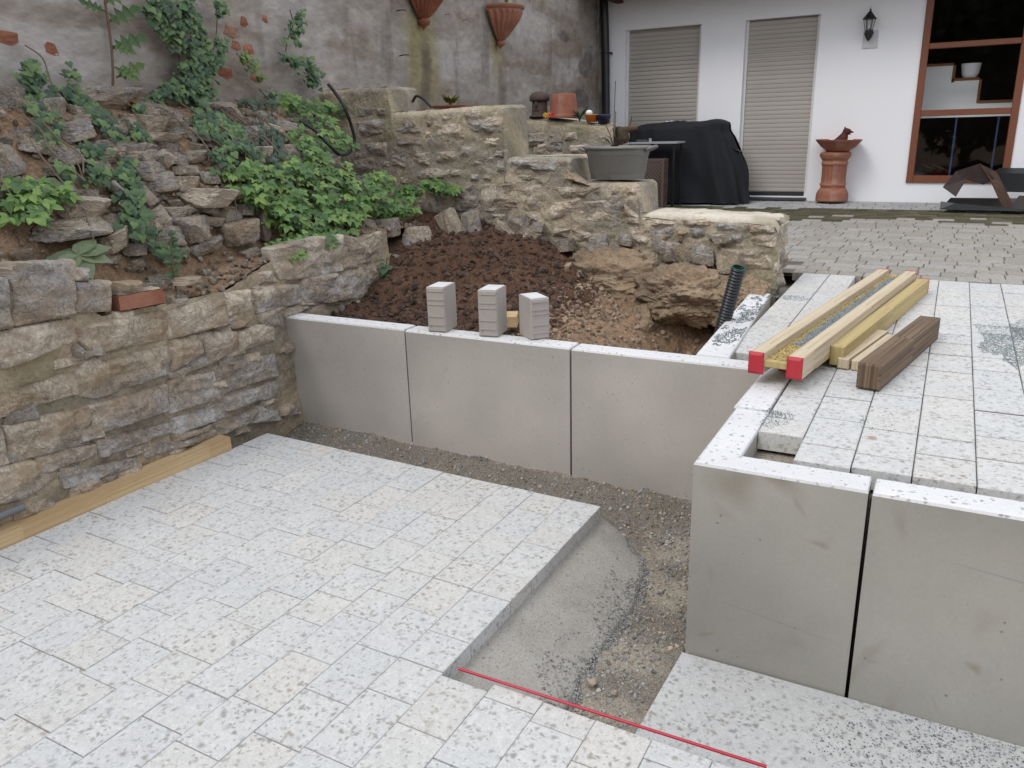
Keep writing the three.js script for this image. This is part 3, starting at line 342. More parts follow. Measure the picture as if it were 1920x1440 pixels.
// ---------------------------------------------------------------- paving
function slabGeo(x0, x1, z0, z1, top, th, ch, ou, ov) {
  const P = (x, z, y) => [x, y, z], t = (x, z) => top(x, z);
  const A = [[x0 + ch, z0 + ch], [x1 - ch, z0 + ch], [x1 - ch, z1 - ch], [x0 + ch, z1 - ch]], Bq = [[x0, z0], [x1, z0], [x1, z1], [x0, z1]];
  const a = A.map(q => P(q[0], q[1], t(...q))), b = Bq.map(q => P(q[0], q[1], t(...q) - ch * 0.9)), c = Bq.map(q => P(q[0], q[1], t(...q) - th)), pos = [];
  const quad = (p, q, r, s) => pos.push(...p, ...q, ...r, ...p, ...r, ...s);
  quad(a[3], a[2], a[1], a[0]);
  for (let i = 0; i < 4; i++) { const j = (i + 1) % 4; quad(a[i], a[j], b[j], b[i]); quad(b[i], b[j], c[j], c[i]); }
  const g = new THREE.BufferGeometry(); g.setAttribute('position', new THREE.Float32BufferAttribute(pos, 3)); g.computeVertexNormals(); return boxUV(g, 1, ou, ov);
}
const LEN = [0.172, 0.215, 0.258, 0.285];
{
  const r = rng(5), P = thing('lower_paving', 'pale speckled stone pavers laid in staggered rows on the lower level', 'paving', [0, 0, 0], 0, null, 'structure');
  const row = (x0, x1, zFar, zNear, mats, first) => {
    let z = zFar, n = 0; while (z < zNear) {
      let l = n === 0 && first ? first : LEN[Math.floor(r() * 4)]; if (zNear - z - l < 0.05) l = Math.min(l, zNear - z); let ze = Math.min(z + l, zNear);
      const dh = (r() - 0.5) * 0.003, tx = (r() - 0.5) * 0.008, tz = (r() - 0.5) * 0.006, gap = 0.0012 + 0.0018 * r();
      mesh('paver', slabGeo(x0 + 0.0006 + r() * 0.0008, x1 - 0.0006 - r() * 0.0008, z + gap, ze - gap, (x, zz) => lowY(x, zz) + dh + tx * (x - x0) + tz * (zz - z), 0.075, 0.0025, r() * 7, r() * 7), mats[Math.floor(r() * mats.length)], P); z = ze; n++;
    }
  };
  { const s = mesh('joint_sand', gridSurf(4, 4, (u, v) => { const x = lerp(-3.31, -1.262, u), z = lerp(-0.56, -3.13, v); return [x, lowY(x, z) - 0.012, z, x, z]; }), M.grit, P); s.userData.kind = 'stuff'; }
  for (let k = 0; k < 12; k++) { const x1 = -1.255 - k * 0.1722; row(x1 - 0.1722, x1, -3.14, -0.55, M.pavers, [0.286, 0.19, 0.25, 0.14, 0.2, 0.27, 0.17, 0.23, 0.28, 0.15, 0.25, 0.2][k]); }
  for (let k = 0; k < 7; k++) { const x0 = -1.255 + k * 0.1722; row(x0, x0 + 0.1722, -1.822 + (k === 0 ? 0.04 : 0), -0.7, M.pavers, [0.24, 0.065, 0.095, 0.18, 0.08, 0.2, 0.12][k]); }
}
const upY = (x, z) => 0.583 + 0.0075 * (-z - 2.5);
{
  const r = rng(8), P = thing('upper_paving', 'pale speckled stone pavers on the raised terrace', 'paving', [0, 0, 0], 0, null, 'structure');
  for (let k = 0; k < 17; k++) {
    const x0 = k === 0 ? -0.515 : -0.357 + (k - 1) * 0.1775, x1 = k === 0 ? -0.357 : x0 + 0.1775, off = k === 0;
    let z = k === 0 ? -2.80 : k === 1 ? -2.585 : -2.60; if (k > 9) z = -3.2; let n = 0;
    while (z > -6.02) {
      let l = LEN[Math.floor(r() * 4)]; if (n === 0 && k > 0) l = [0.06, 0.17, 0.13, 0.21, 0.25][k % 5]; const ze = Math.max(z - l, -6.03), dh = (r() - 0.5) * 0.005, g = 0.0045 + 0.003 * r();
      if (!(k === 0 && z < -5.0)) mesh('paver', slabGeo(x0 + 0.002, x1 - 0.002, ze + g, z - g, (x, zz) => upY(x, zz) + dh, 0.07, 0.003, r() * 7, r() * 7), M.pavers[Math.floor(r() * 6)], P);
      z = ze; n++;
    }
  }
  { const s = mesh('joint_sand', gridSurf(4, 4, (u, v) => { const x = lerp(-0.352, 2.3, u), z = lerp(-2.62, -6.02, v); return [x, upY(x, z) - 0.0045, z, x, z]; }), mat([0.42, 0.44, 0.46], { map: T.grit, bmp: B.grit }), P); s.userData.kind = 'stuff'; }
  // narrow strip between the low end wall and the terrace rows
  for (const [x0, x1] of [[-0.87, -0.69], [-0.69, -0.518]]) { let z = x0 < -0.8 ? -3.80 : -3.72; while (z > -6.0) { const l = LEN[Math.floor(r() * 4)], ze = Math.max(z - l, -6.03); mesh('paver', slabGeo(x0 + 0.003, x1 - 0.003, ze + 0.003, z - 0.003, (x, zz) => upY(x, zz), 0.07, 0.003, r() * 7, r() * 7), M.pavers[Math.floor(r() * 6)], P); z = ze; } }
}
const oldMats = [[0.44, 0.415, 0.38], [0.40, 0.375, 0.345], [0.48, 0.455, 0.425], [0.42, 0.385, 0.345], [0.46, 0.44, 0.415]].map(c => mat(c, { map: T.paver, bmp: B.paver, bs: 0.001, r: 0.9 }));
const moss = [[0.30, 0.30, 0.16], [0.36, 0.345, 0.24], [0.26, 0.265, 0.14]].map(c => mat(c, { map: T.grit, bmp: B.grit, bs: 0.004, r: 1 }));
const oldGrey = [[0.50, 0.50, 0.52], [0.46, 0.46, 0.48], [0.54, 0.54, 0.55]].map(c => mat(c, { map: T.paver, r: 0.9 }));
{
  const r = rng(9), P = thing('yard_paving', 'older grey brown pavers with mossy gutter in front of the white house', 'paving', [0, 0, 0], 0, null, 'structure');
  const yA = z => 0.609 + (-z - 6.0) * 0.006 + 0.006 * sstep(-10.2, -10.7, z);
  { const s = mesh('joint_sand', gridSurf(4, 60, (u, v) => { const x = lerp(-4.4, 3.4, u), z = lerp(-6.04, -11.33, v); return [x, yA(z) - 0.005, z, x, z]; }), mat([0.50, 0.48, 0.44], { map: T.grit, bmp: B.grit }), P); s.userData.kind = 'stuff'; }
  let count = 0; const far = new Map();
  for (let z = -6.035, n = 0; z > -11.32; n++) {
    const d = z > -10.4 ? 0.165 : 0.2, ze = Math.max(z - d, -11.335); let x = -4.4 + r() * 0.12; if (z > -8) x = -1.05 + r() * 0.12 - (z < -6.5 ? 0.5 : 0);
    while (x < (z > -8 ? 2.3 : 3.4)) {
      const w = 0.14 + 0.09 * r(), zm = (z + ze) / 2, band = Math.exp(-Math.pow((zm + 10.15) / 0.36, 2)) + 0.45 * Math.exp(-Math.pow((zm + 9.5) / 0.6, 2));
      const m = band * (0.6 + 0.9 * r()) > 0.52 ? moss[Math.floor(r() * 3)] : zm < -10.4 ? oldGrey[Math.floor(r() * 3)] : oldMats[Math.floor(r() * 5)];
      const dh = (r() - 0.5) * (z > -8 ? 0.005 : 0.002), g = slabGeo(x + 0.004, x + w - 0.004, ze + 0.004, z - 0.004, () => yA(zm) + dh, 0.06, 0.004, r() * 7, r() * 7);
      if (count < 290 && z > -8.4) { mesh('paver', g, m, P); count++; } else { if (!far.has(m)) far.set(m, []); far.get(m).push(g); }
      x += w;
    }
    z = ze;
  }
  for (const [m, l] of far) { const q = mesh('paver_field', merge(l), m, P); q.userData.kind = 'stuff'; }
}

// ---------------------------------------------------------------- concrete retaining panels
function panel(name, label, pts, y0, y1, bodyMat, group, bevel = 0.012) {
  const t = thing(name, label, 'concrete panel', [0, 0, 0], 0, group), s = new THREE.Shape(); pts.forEach((p, i) => i ? s.lineTo(p[0], -p[1]) : s.moveTo(p[0], -p[1]));
  const g0 = new THREE.ExtrudeGeometry(s, { depth: y1 - y0 - bevel, bevelEnabled: true, bevelThickness: bevel, bevelSize: bevel, bevelOffset: -bevel, bevelSegments: 2 });
  g0.rotateX(-Math.PI / 2); g0.translate(0, y0, 0);
  const seed = Math.abs(pts[0][0] * 7.13 + pts[0][1] * 3.7), g = boxUV(g0, 1, seed, seed * 0.6), p = g.attributes.position, body = [], top = [];
  const a = V3(), b = V3(), c = V3();
  for (let i = 0; i < p.count; i += 3) { a.fromBufferAttribute(p, i); b.fromBufferAttribute(p, i + 1).sub(a); c.fromBufferAttribute(p, i + 2).sub(a); b.cross(c).normalize(); (b.y > 0.3 ? top : body).push(i); }
  const sub = list => { const q = new THREE.BufferGeometry(); for (const n of ['position', 'uv']) { const at = g.attributes[n], k = at.itemSize, arr = new Float32Array(list.length * 3 * k); list.forEach((i, j) => arr.set(at.array.subarray(i * k, (i + 3) * k), j * 3 * k)); q.setAttribute(n, new THREE.BufferAttribute(arr, k)); } q.computeVertexNormals(); return q; };
  mesh('face', sub(body), bodyMat, t); mesh('top', sub(top), M.cap, t).userData.label = 'top edge with sky brightness painted in, spotted with rain drops';
  return t;
}
const PG = 'grey concrete retaining panels';
{
  const z0 = -3.525, z1 = -3.64;
  panel('retaining_panel', 'grey concrete retaining panel beside the rough stone wall', [[-3.575, z0], [-2.584, z0], [-2.584, z1], [-3.575, z1]], -0.35, 0.612, M.conc, PG);
  panel('retaining_panel', 'grey concrete retaining panel under the three upright concrete blocks', [[-2.574, z0 + 0.003], [-1.582, z0 + 0.003], [-1.582, z1], [-2.574, z1]], -0.35, 0.609, M.conc, PG);
  panel('retaining_panel', 'grey concrete retaining panel running behind the red capped timber beams', [[-1.572, z0 + 0.001], [-0.652, z0 + 0.001], [-0.652, z1], [-1.572, z1]], -0.35, 0.606, M.conc, PG);
  panel('retaining_panel', 'corner shaped concrete panel with brown damp stains', [[-0.645, -2.43], [-0.112, -2.43], [-0.112, -2.55], [-0.515, -2.55], [-0.515, -3.02], [-0.645, -3.02]], -0.35, 0.589, M.concStain, PG);
  panel('retaining_panel', 'concrete panel behind the corner panel with its top under the timber ends', [[-0.655, -3.03], [-0.522, -3.03], [-0.522, -3.70], [-0.645, -3.70]], -0.35, 0.592, M.conc, PG);
  panel('retaining_panel', 'concrete panel with long scrape marks next to the corner panel', [[-0.10, -2.424], [0.90, -2.424], [0.90, -2.545], [-0.10, -2.545]], -0.35, 0.588, M.concStain, PG);
  panel('retaining_panel', 'narrow grit covered concrete panel top leading to the end of the stepped wall', [[-0.98, -3.645], [-0.82, -3.645], [-0.935, -5.20], [-1.065, -5.20]], -0.1, 0.612, M.conc, PG);
  const f = panel('footing_slab', 'rain spotted concrete footing slab at the foot of the corner panel', [[-0.675, -1.70], [1.2, -1.70], [1.2, -2.424], [-0.655, -2.424]], -0.33, -0.147, M.conc, null, 0.006); f.children[1].material = M.slab;
  f.userData.category = 'slab';
  scatter('grit_scatter', 'blue grey stone chippings scattered on the footing slab', PEBBLES[1], mat([1, 1, 1], { r: 0.95 }), 7000, 73, r => { const x = lerp(-0.6, 0.9, r()), z = lerp(-2.42, -1.72, r()); const d = sstep(-0.15, 0.15, x + 0.5 * fbm(x * 4, z * 4, 5)) + sstep(-1.95, -1.8, z + 0.1 * fbm(x * 6, z * 6, 2)); if (r() > d * 0.9) return null; const s = 0.003 + 0.007 * r() * r(), t = 0.5 + 0.9 * r(); return [x, -0.147 + s * 0.2, z, s, [0.20 * t, 0.225 * t, 0.235 * t]]; });
  const up = (zc, xc, rx, rz, n, seed, label) => scatter('grit_scatter', label, PEBBLES[2], mat([1, 1, 1], { r: 0.95 }), n, seed, r => { const a = r() * 6.283, q = Math.sqrt(r()) * (0.75 + 0.7 * fbm(Math.cos(a) * 2, Math.sin(a) * 2, seed)), x = xc + Math.cos(a) * q * rx, z = zc + Math.sin(a) * q * rz, s = 0.002 + 0.004 * r() * r(), t = 0.5 + 0.8 * r(); return [x, upY(x, z) + s * 0.2, z, s, [0.27 * t, 0.305 * t, 0.315 * t]]; });
  up(-4.55, 0.40, 0.26, 0.62, 12000, 75, 'blue grey stone chippings in a patch on the terrace pavers');
  up(-3.05, -0.13, 0.10, 0.16, 420, 76, 'thin dusting of grey grit near the dark timber');
  up(-2.95, -0.50, 0.09, 0.16, 700, 77, 'grey grit spilled beside the open slot in the terrace edge');
  up(-5.15, -0.80, 0.14, 0.10, 500, 78, 'grey grit swept against the end of the stepped wall');
  up(-2.66, -0.42, 0.07, 0.05, 500, 79, 'blue grey grit lying in the open slot behind the corner panel').position.y = -0.06;
  const grs = scatter('grit_scatter', 'grey grit strewn along the narrow panel top', PEBBLES[2], mat([1, 1, 1], { r: 0.95 }), 1500, 80, r => { const z = lerp(-5.15, -3.78, r()), x = lerp(-0.965, -0.84, r()) - 0.085 * (-z - 3.74) / 1.46; if (fbm(x * 12, z * 6, 3) < 0.0) return null; const s = 0.003 + 0.004 * r(), t = 0.5 + 0.8 * r(); return [x, 0.613, z, s, [0.2 * t, 0.225 * t, 0.23 * t]]; });
}

// ---------------------------------------------------------------- dry stone wall on the left
const lowWall = thing('stone_wall', 'old coursed sandstone retaining wall along the left of the paving', 'wall');
const placeLow = (a, b, c) => [-3.40 - 0.08 * b + c, b, a];
{
  const g = gridSurf(230, 90, (u, v) => { const z = lerp(-0.9, -4.62, u), top = interp(-z, [0, 2.2, 2.35, 3.1, 3.45, 4.4, 5.5], [1.10, 1.08, 0.86, 0.84, 0.94, 1.0, 0.96]), y = lerp(-0.3, top, v); const c = -0.004 + 0.03 * fbm(z * 6, y * 9, 1) + 0.016 * fbm(z * 25, y * 25, 5, 3); const p = placeLow(z, y, c); return [p[0], p[1], p[2], z, y]; });
  mesh('mortar', g, M.mortarDirt, lowWall);
  const r = rng(21);
  LOW_WALL.forEach((poly, i) => { const m = M.stones[[0, 1, 2, 6, 1, 0, 6, 2][Math.floor(r() * 8)]]; mesh('stone', stoneGeo(poly, 0.026 + 0.018 * r(), 100 + i * 3, placeLow, 0.07, 1.07), m, lowWall); });
  // small packing stones in the joints
  const inside = (x, y, P) => { let c = false; for (let i = 0, j = P.length - 1; i < P.length; j = i++) if ((P[i][1] > y) !== (P[j][1] > y) && x < (P[j][0] - P[i][0]) * (y - P[i][1]) / (P[j][1] - P[i][1]) + P[i][0]) c = !c; return c; };
  for (let n = 0, k = 0; n < 3000 && k < 70; n++) { const z = lerp(-1.3, -4.5, r()), y = lerp(0.0, 0.98, r()); if (LOW_WALL.some(P => inside(z, y, P))) continue; const w = 0.04 + 0.05 * r(), h = 0.02 + 0.025 * r(); mesh('stone', stoneGeo([[z - w, y - h], [z + w, y - h * 0.7], [z + w * 0.8, y + h], [z - w * 0.9, y + h * 0.8]], 0.015 + 0.02 * r(), 300 + n, placeLow), M.stones[[0, 1, 4, 6][Math.floor(r() * 4)]], lowWall); k++; }
}

// ---------------------------------------------------------------- crumbled bank above it
const yt = z => interp(-z, [0, 2.2, 2.35, 3.1, 3.45, 4.4, 5.5], [1.12, 1.1, 0.88, 0.86, 0.96, 1.02, 0.98]);
function bank(s, z) { const y = yt(z), q = 1.85 - y, S = [0, 0.16, 0.38, 0.62, 0.88, 1]; return [-0.62 * sstep(-4.62, -5.1, z) * sstep(0.05, 0.4, s) + interp(s, S, [-3.50, -3.74, -3.90, -4.10, -4.37, -4.66]), interp(s, S, [y - 0.02, y + 0.03, y + q * 0.42, y + q * 0.70, y + q * 0.93, 1.90])]; }
{
  const g = gridSurf(190, 70, (u, v) => { const z = lerp(-0.9, -5.5, u), [x, y] = bank(v, z), k = Math.sin(Math.PI * clamp(v, 0, 1)); return [x + k * (0.09 * fbm(z * 4, y * 6, 3) + 0.03 * fbm(z * 17, y * 17, 8)), y + k * 0.05 * fbm(z * 5, y * 5, 12), z, z, y * 1.2]; });
  tag(mesh('earth_bank', g, M.soil), 'crumbling earth and rubble bank above the stone wall', 'bank', null, 'structure');
  const r = rng(31), grp = 'loose rubble stones in the bank', kinds = [['flat beige', 0], ['brown', 1], ['grey', 2], ['ochre', 3], ['dark brown', 4]];
  const lab = { 0: 'beige rubble stone stuck in the earth bank', 1: 'brown rubble stone stuck in the earth bank', 2: 'grey rubble stone stuck in the earth bank', 3: 'ochre rubble stone stuck in the earth bank', 4: 'dark brown rubble stone stuck in the earth bank', 6: 'dull grey brown rubble stone stuck in the earth bank' };
  SLOPE_ROCKS.forEach(([x, y, z, w, h, a], i) => {
    const k = [0, 1, 6, 3, 1, 4, 0, 2][Math.floor(r() * 8)], m = mesh('rubble_stone', ROCKS[Math.floor(r() * 10)], M.stones[k]); tag(m, lab[k], 'stone', grp + ', ' + ['beige', 'brown', 'grey', 'ochre', 'dark', 'pale', 'dull'][k]);
    m.position.set(x - 0.02, y, z); m.rotation.set((r() - 0.5) * 0.4, 0.9 + (r() - 0.5) * 0.5, -a * Math.PI / 180 * 1 + (r() - 0.5) * 0.12); m.scale.set(w * 1.22, h * 1.5, Math.max(w, h) * 0.95 + 0.06);
  });
  for (let k = 0; k < 120; k++) { // smaller stones packed between the big ones
    const z = lerp(-1.9, -5.15, r()), s = 0.08 + 0.85 * r(), [x, y] = bank(s, z), w = 0.05 + 0.09 * r() * r() + 0.02, c = [0, 1, 6, 4, 1, 2][Math.floor(r() * 6)], m = mesh('rubble_stone', ROCKS[Math.floor(r() * 10)], M.stones[c]); tag(m, 'small ' + lab[c], 'stone', 'small ' + grp + ', ' + ['beige', 'brown', 'grey', 'ochre', 'dark', 'pale', 'dull'][c]);
    m.position.set(x + 0.01 + 0.07 * fbm(z * 4, y * 6, 3), y, z); m.rotation.set((r() - 0.5) * 0.5, r() * 3, (r() - 0.5) * 0.5); m.scale.set(w * 1.5, w * 0.9, w * 1.2);
  }
  scatter('rubble_chips', 'small stone chips and crumbs of earth on the bank', PEBBLES[1], mat([1, 1, 1], { r: 1 }), 3800, 83, r => { const z = lerp(-1.6, -5.2, r()), s = Math.pow(r(), 1.3), [x, y] = bank(s, z), q = 0.008 + 0.045 * Math.pow(r(), 4), t = 0.6 + 0.8 * r(); return [x + 0.02 + 0.07 * fbm(z * 4, y * 6, 3), y + 0.008, z, q, r() < 0.6 ? [0.20 * t, 0.155 * t, 0.115 * t] : [0.25 * t, 0.215 * t, 0.18 * t]]; });
}

// ---------------------------------------------------------------- rendered boundary wall
const bwall = thing('boundary_wall', 'tall weathered grey rendered wall with flaking plaster', 'wall');
{
  const dx = (z, y) => 0.03 * fbm(z * 1.3, y * 1.3, 3) + 0.014 * fbm(z * 6, y * 6, 5) + 0.006 * ridge(z * 9, y * 9, 1) * sstep(-8, -10, z);
  const g = gridSurf(360, 110, (u, v) => { const z = lerp(0, -11.42, u), y = lerp(0.6, 4.1, v); return [-4.62 + dx(z, y), y, z, -z / 12, (y - 0.6) / 3.5]; });
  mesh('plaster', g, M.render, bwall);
  const core = chamferBox(0.4, 4.4, 11.4, 0.01); core.translate(-4.9, 1.9, -5.7); mesh('core', core, M.mortar, bwall);
  const r = rng(41); // bricks laid bare where the render fell off
  for (const [z, y, w] of [[-2.89, 2.2, 0.11], [-3.13, 2.16, 0.07], [-4.64, 2.44, 0.08], [-4.85, 2.475, 0.05], [-4.50, 2.36, 0.14], [-4.53, 2.27, 0.10], [-4.65, 2.26, 0.09], [-4.40, 2.09, 0.14], [-4.68, 2.07, 0.08]]) {
    const h = 0.04 + 0.02 * r(); mesh('brick', stoneGeo([[z - w / 2, y - h * (0.2 + 0.5 * r())], [z - w * 0.1, y - h * (0.6 + 0.3 * r())], [z + w / 2, y - h * (0.2 + 0.6 * r())], [z + w * (0.3 + 0.25 * r()), y + h * 0.2], [z + w * 0.3, y + h * (0.4 + 0.4 * r())], [z - w * (0.2 + 0.4 * r()), y + h * (0.3 + 0.4 * r())]], 0.006, 700 + Math.floor(w * 1000 - z * 100), (a, b, c) => [-4.617 + dx(a, b) + c * 0.4, b, a], 0.05, 0.95 + 0.2 * r()), M.brick, bwall);
  }
}

// ---------------------------------------------------------------- stepped rubble wall across the back
const sw = thing('stepped_wall', 'rubble stone wall stepping down towards the terrace', 'wall');
const ZS = -5.38, XE = -0.945;
const stepTop = x => { const X = [-4.7, -3.93, -2.93, -2.40, -1.885, XE + 0.01], Y = [1.99, 1.80, 1.455, 1.275, 1.07]; for (let i = 0; i < 5; i++) if (x < X[i + 1]) return Y[i] + (i === 1 ? 0.02 * sstep(-3.9, -3.0, x) : 0) - (i === 4 ? 0.02 * sstep(-1.8, -0.95, x) : 0); return 1.05; };
const swNoise = (x, y, z) => 0.034 * fbm(x * 5, y * 7, z * 5 + 3, 4) + 0.016 * fbm(x * 19, y * 22, z * 19, 4) + 0.010 * (ridge(x * 7, y * 10, z + 2, 3) - 0.4) - 0.05 * sstep(0.95, 0.62, y) * (0.5 + fbm(x * 4, y * 5, 8)) * sstep(-1.25, -1.6, x);
{
  const xs = []; for (let x = -4.66; x < XE - 0.001; x += 0.014) xs.push(x); for (const s of [-3.93, -2.93, -2.40, -1.885]) xs.push(s - 0.006, s + 0.030); xs.push(XE); xs.sort((a, b) => a - b);
  const nF = 100, pf = [0, 0.1, 0.3, 0.6, 1]; const nv = nF + pf.length;
  const g = gridSurf(xs.length - 1, nv, (u, v, i, j) => {
    const x = xs[i]; let top = stepTop(x); const round = 0.045; let endR = Math.max(0, x - (XE - 0.05)) / 0.05; top -= 0.03 * endR * endR;
    for (const s of [-3.93, -2.93, -2.40, -1.885]) { const d = s - x; if (d > -0.006 && d < 0.05) top -= 0.03 * Math.pow(1 - d / 0.05, 2); }
    let y, z;
    if (j <= nF) { const t = j / nF; y = lerp(0.15, top, t); z = ZS; const k = clamp((y - (top - round)) / round, 0, 1); z -= round * (1 - Math.sqrt(Math.max(0, 1 - k * k))); z -= 0.04 * endR * endR; z += swNoise(x, y, 0); }
    else { const t = pf[j - nF - 1]; z = ZS - round - t * 0.34; y = top + 0.012 * fbm(x * 4, 3, z * 4) + 0.003; }
    return [x, y, z, j <= nF ? x : x + 0.7 * (z - ZS), j <= nF ? y : y - (z - ZS)];
  });
  mesh('mortar', g, M.mortar, sw);
  const e = gridSurf(16, 34, (u, v) => { const z = lerp(ZS - 0.02, ZS - 0.40, u), y = lerp(0.45, 1.045, v); const k = sstep(0.95, 1, v); return [XE - 0.012 + swNoise(z, y, 4) - 0.02 * k - 0.03 * Math.pow(1 - Math.min(1, u * 8), 2), y, z, z, y]; }); mesh('end_face', e, M.mortar, sw);
  const bk = new THREE.Shape(); bk.moveTo(-4.65, 0.2); bk.lineTo(XE - 0.03, 0.2); bk.lineTo(XE - 0.03, 1.0); bk.lineTo(-1.915, 1.0); bk.lineTo(-1.915, 1.22); bk.lineTo(-2.43, 1.22); bk.lineTo(-2.43, 1.4); bk.lineTo(-2.96, 1.4); bk.lineTo(-2.96, 1.74); bk.lineTo(-3.96, 1.74); bk.lineTo(-3.96, 1.93); bk.lineTo(-4.65, 1.93);
  const bg = new THREE.ExtrudeGeometry(bk, { depth: 0.28, bevelEnabled: false }); bg.translate(0, 0, ZS - 0.36); mesh('core', boxUV(bg), M.mortar, sw);
  // pale lime coping on the lower steps
  for (const [x0, x1] of [[-1.855, XE]]) { const n = Math.round((x1 - x0) / 0.02); const c = gridSurf(n, 18, (u, v) => { const x = lerp(x0, x1, u), t = v, top = stepTop(Math.min(x, XE - 0.012)) - 0.03 * Math.pow(Math.max(0, x - (XE - 0.05)) / 0.05, 2); const er = 0.012 * (Math.pow(Math.abs(2 * u - 1), 24)); let y, z; if (t < 0.3) { const q = t / 0.3; z = ZS + 0.006 - 0.05 * (1 - Math.cos(q * Math.PI / 2)); y = top - 0.03 + 0.038 * Math.sin(q * Math.PI / 2); } else { z = ZS - 0.044 - (t - 0.3) / 0.7 * 0.33; y = top + 0.008; } return [x, y + 0.014 * fbm(x * 6, 1, z * 6) + 0.006 * fbm(x * 22, 1, z * 22) - er * 2, z + 0.02 * fbm(x * 8, y * 8, 1), x, z]; }); mesh('coping', c, M.limewash, sw); }
  const r = rng(51), placeSW = (a, b, c) => [a, b, ZS + swNoise(a, b, 0) * 0.8 + c - 0.010];
  const pick = () => M.stones[[0, 5, 2, 5, 0, 2][Math.floor(r() * 6)]], pickLow = () => M.stones[[0, 1, 3, 0, 5][Math.floor(r() * 5)]];
  STEP_WALL.forEach((P, i) => { const cy = P.reduce((s, p) => s + p[1], 0) / P.length, ok = P.every(p => p[1] < stepTop(p[0]) - 0.015); if (!ok) P = P.map(p => [p[0], Math.min(p[1], stepTop(p[0]) - 0.02)]); mesh('stone', stoneGeo(P, 0.018 + 0.022 * r(), 1200 + i * 5, placeSW), cy > 0.95 ? pick() : pickLow(), sw); });
  const inside = (x, y, P) => { let c = false; for (let i = 0, j = P.length - 1; i < P.length; j = i++) if ((P[i][1] > y) !== (P[j][1] > y) && x < (P[j][0] - P[i][0]) * (y - P[i][1]) / (P[j][1] - P[i][1]) + P[i][0]) c = !c; return c; };
  const all = STEP_WALL.slice();
  for (let n = 0, k = 0; n < 6000 && k < 130; n++) {
    const x = lerp(-4.3, -1.0, r()), y = lerp(0.45, 1.85, r()), low = y < 0.95, w = low ? 0.03 + 0.05 * r() : 0.04 + 0.07 * r(), h = w * (0.4 + 0.35 * r()); if (y + h > stepTop(x + w) - 0.03 || x + w > XE - 0.02) continue;
    if ([[x, y], [x - w, y], [x + w, y], [x, y + h], [x, y - h], [x - w, y + h], [x + w, y + h], [x - w, y - h], [x + w, y - h]].some(q => all.some(P => inside(q[0], q[1], P)))) continue;
    const P = [[x - w, y - h * 0.8], [x + w * 0.8, y - h], [x + w, y + h * 0.7], [x - w * 0.7, y + h]]; all.push(P); mesh('stone', stoneGeo(P, 0.012 + 0.022 * r(), 2000 + n, placeSW), low ? pickLow() : pick(), sw); k++;
  }
  // end stones
  for (const [z, y, w, h] of [[-5.55, 0.93, 0.13, 0.06], [-5.50, 0.78, 0.1, 0.07], [-5.66, 0.76, 0.06, 0.06], [-5.56, 0.62, 0.14, 0.05]]) mesh('stone', stoneGeo([[z - w, y - h], [z + w, y - h], [z + w, y + h], [z - w, y + h]].reverse(), 0.014, 2900 + Math.floor(y * 100), (a, b, c) => [XE - 0.015 + c, b, a]), pick(), sw);
}
{ // wall behind it that carries the pots
  const w = thing('ledge_wall', 'low mossy rubble wall carrying the flower pots behind the steps', 'wall'), zl = -6.9;
  const top = x => lerp(1.745, 1.672, sstep(-3.5, -2.68, x));
  const g = gridSurf(90, 46, (u, v) => { const x = lerp(-4.7, -2.66, u); const t = v; let y, z; if (t < 0.8) { y = lerp(0.6, top(x), t / 0.8); z = zl + 0.02 * fbm(x * 5, y * 5, 2) + 0.012 * fbm(x * 18, y * 18, 5); } else { y = top(x) + 0.006 * fbm(x * 6, t * 9, 1); z = zl - 0.02 - (t - 0.8) / 0.2 * 0.4; } return [x, y, z, x, y + (t > 0.8 ? t : 0)]; }); mesh('mortar', g, M.mortar, w);
  const eg = chamferBox(2.03, 1.05, 0.36, 0.02); eg.translate(-3.69, 1.12, zl - 0.21); mesh('core', eg, M.mortar, w);
  const r = rng(61); for (let k = 0; k < 26; k++) { const x = lerp(-3.9, -2.75, r()), y = lerp(1.15, 1.64, r()), a = 0.05 + 0.06 * r(), h = 0.03 + 0.03 * r(); mesh('stone', stoneGeo([[x - a, y - h], [x + a, y - h * 0.8], [x + a * 0.9, y + h], [x - a, y + h * 0.9]], 0.012 + 0.015 * r(), 3100 + k, (p, q, c) => [p, q, zl + c + 0.004]), M.stones[[0, 2, 5, 6][k % 4]], w); }
}

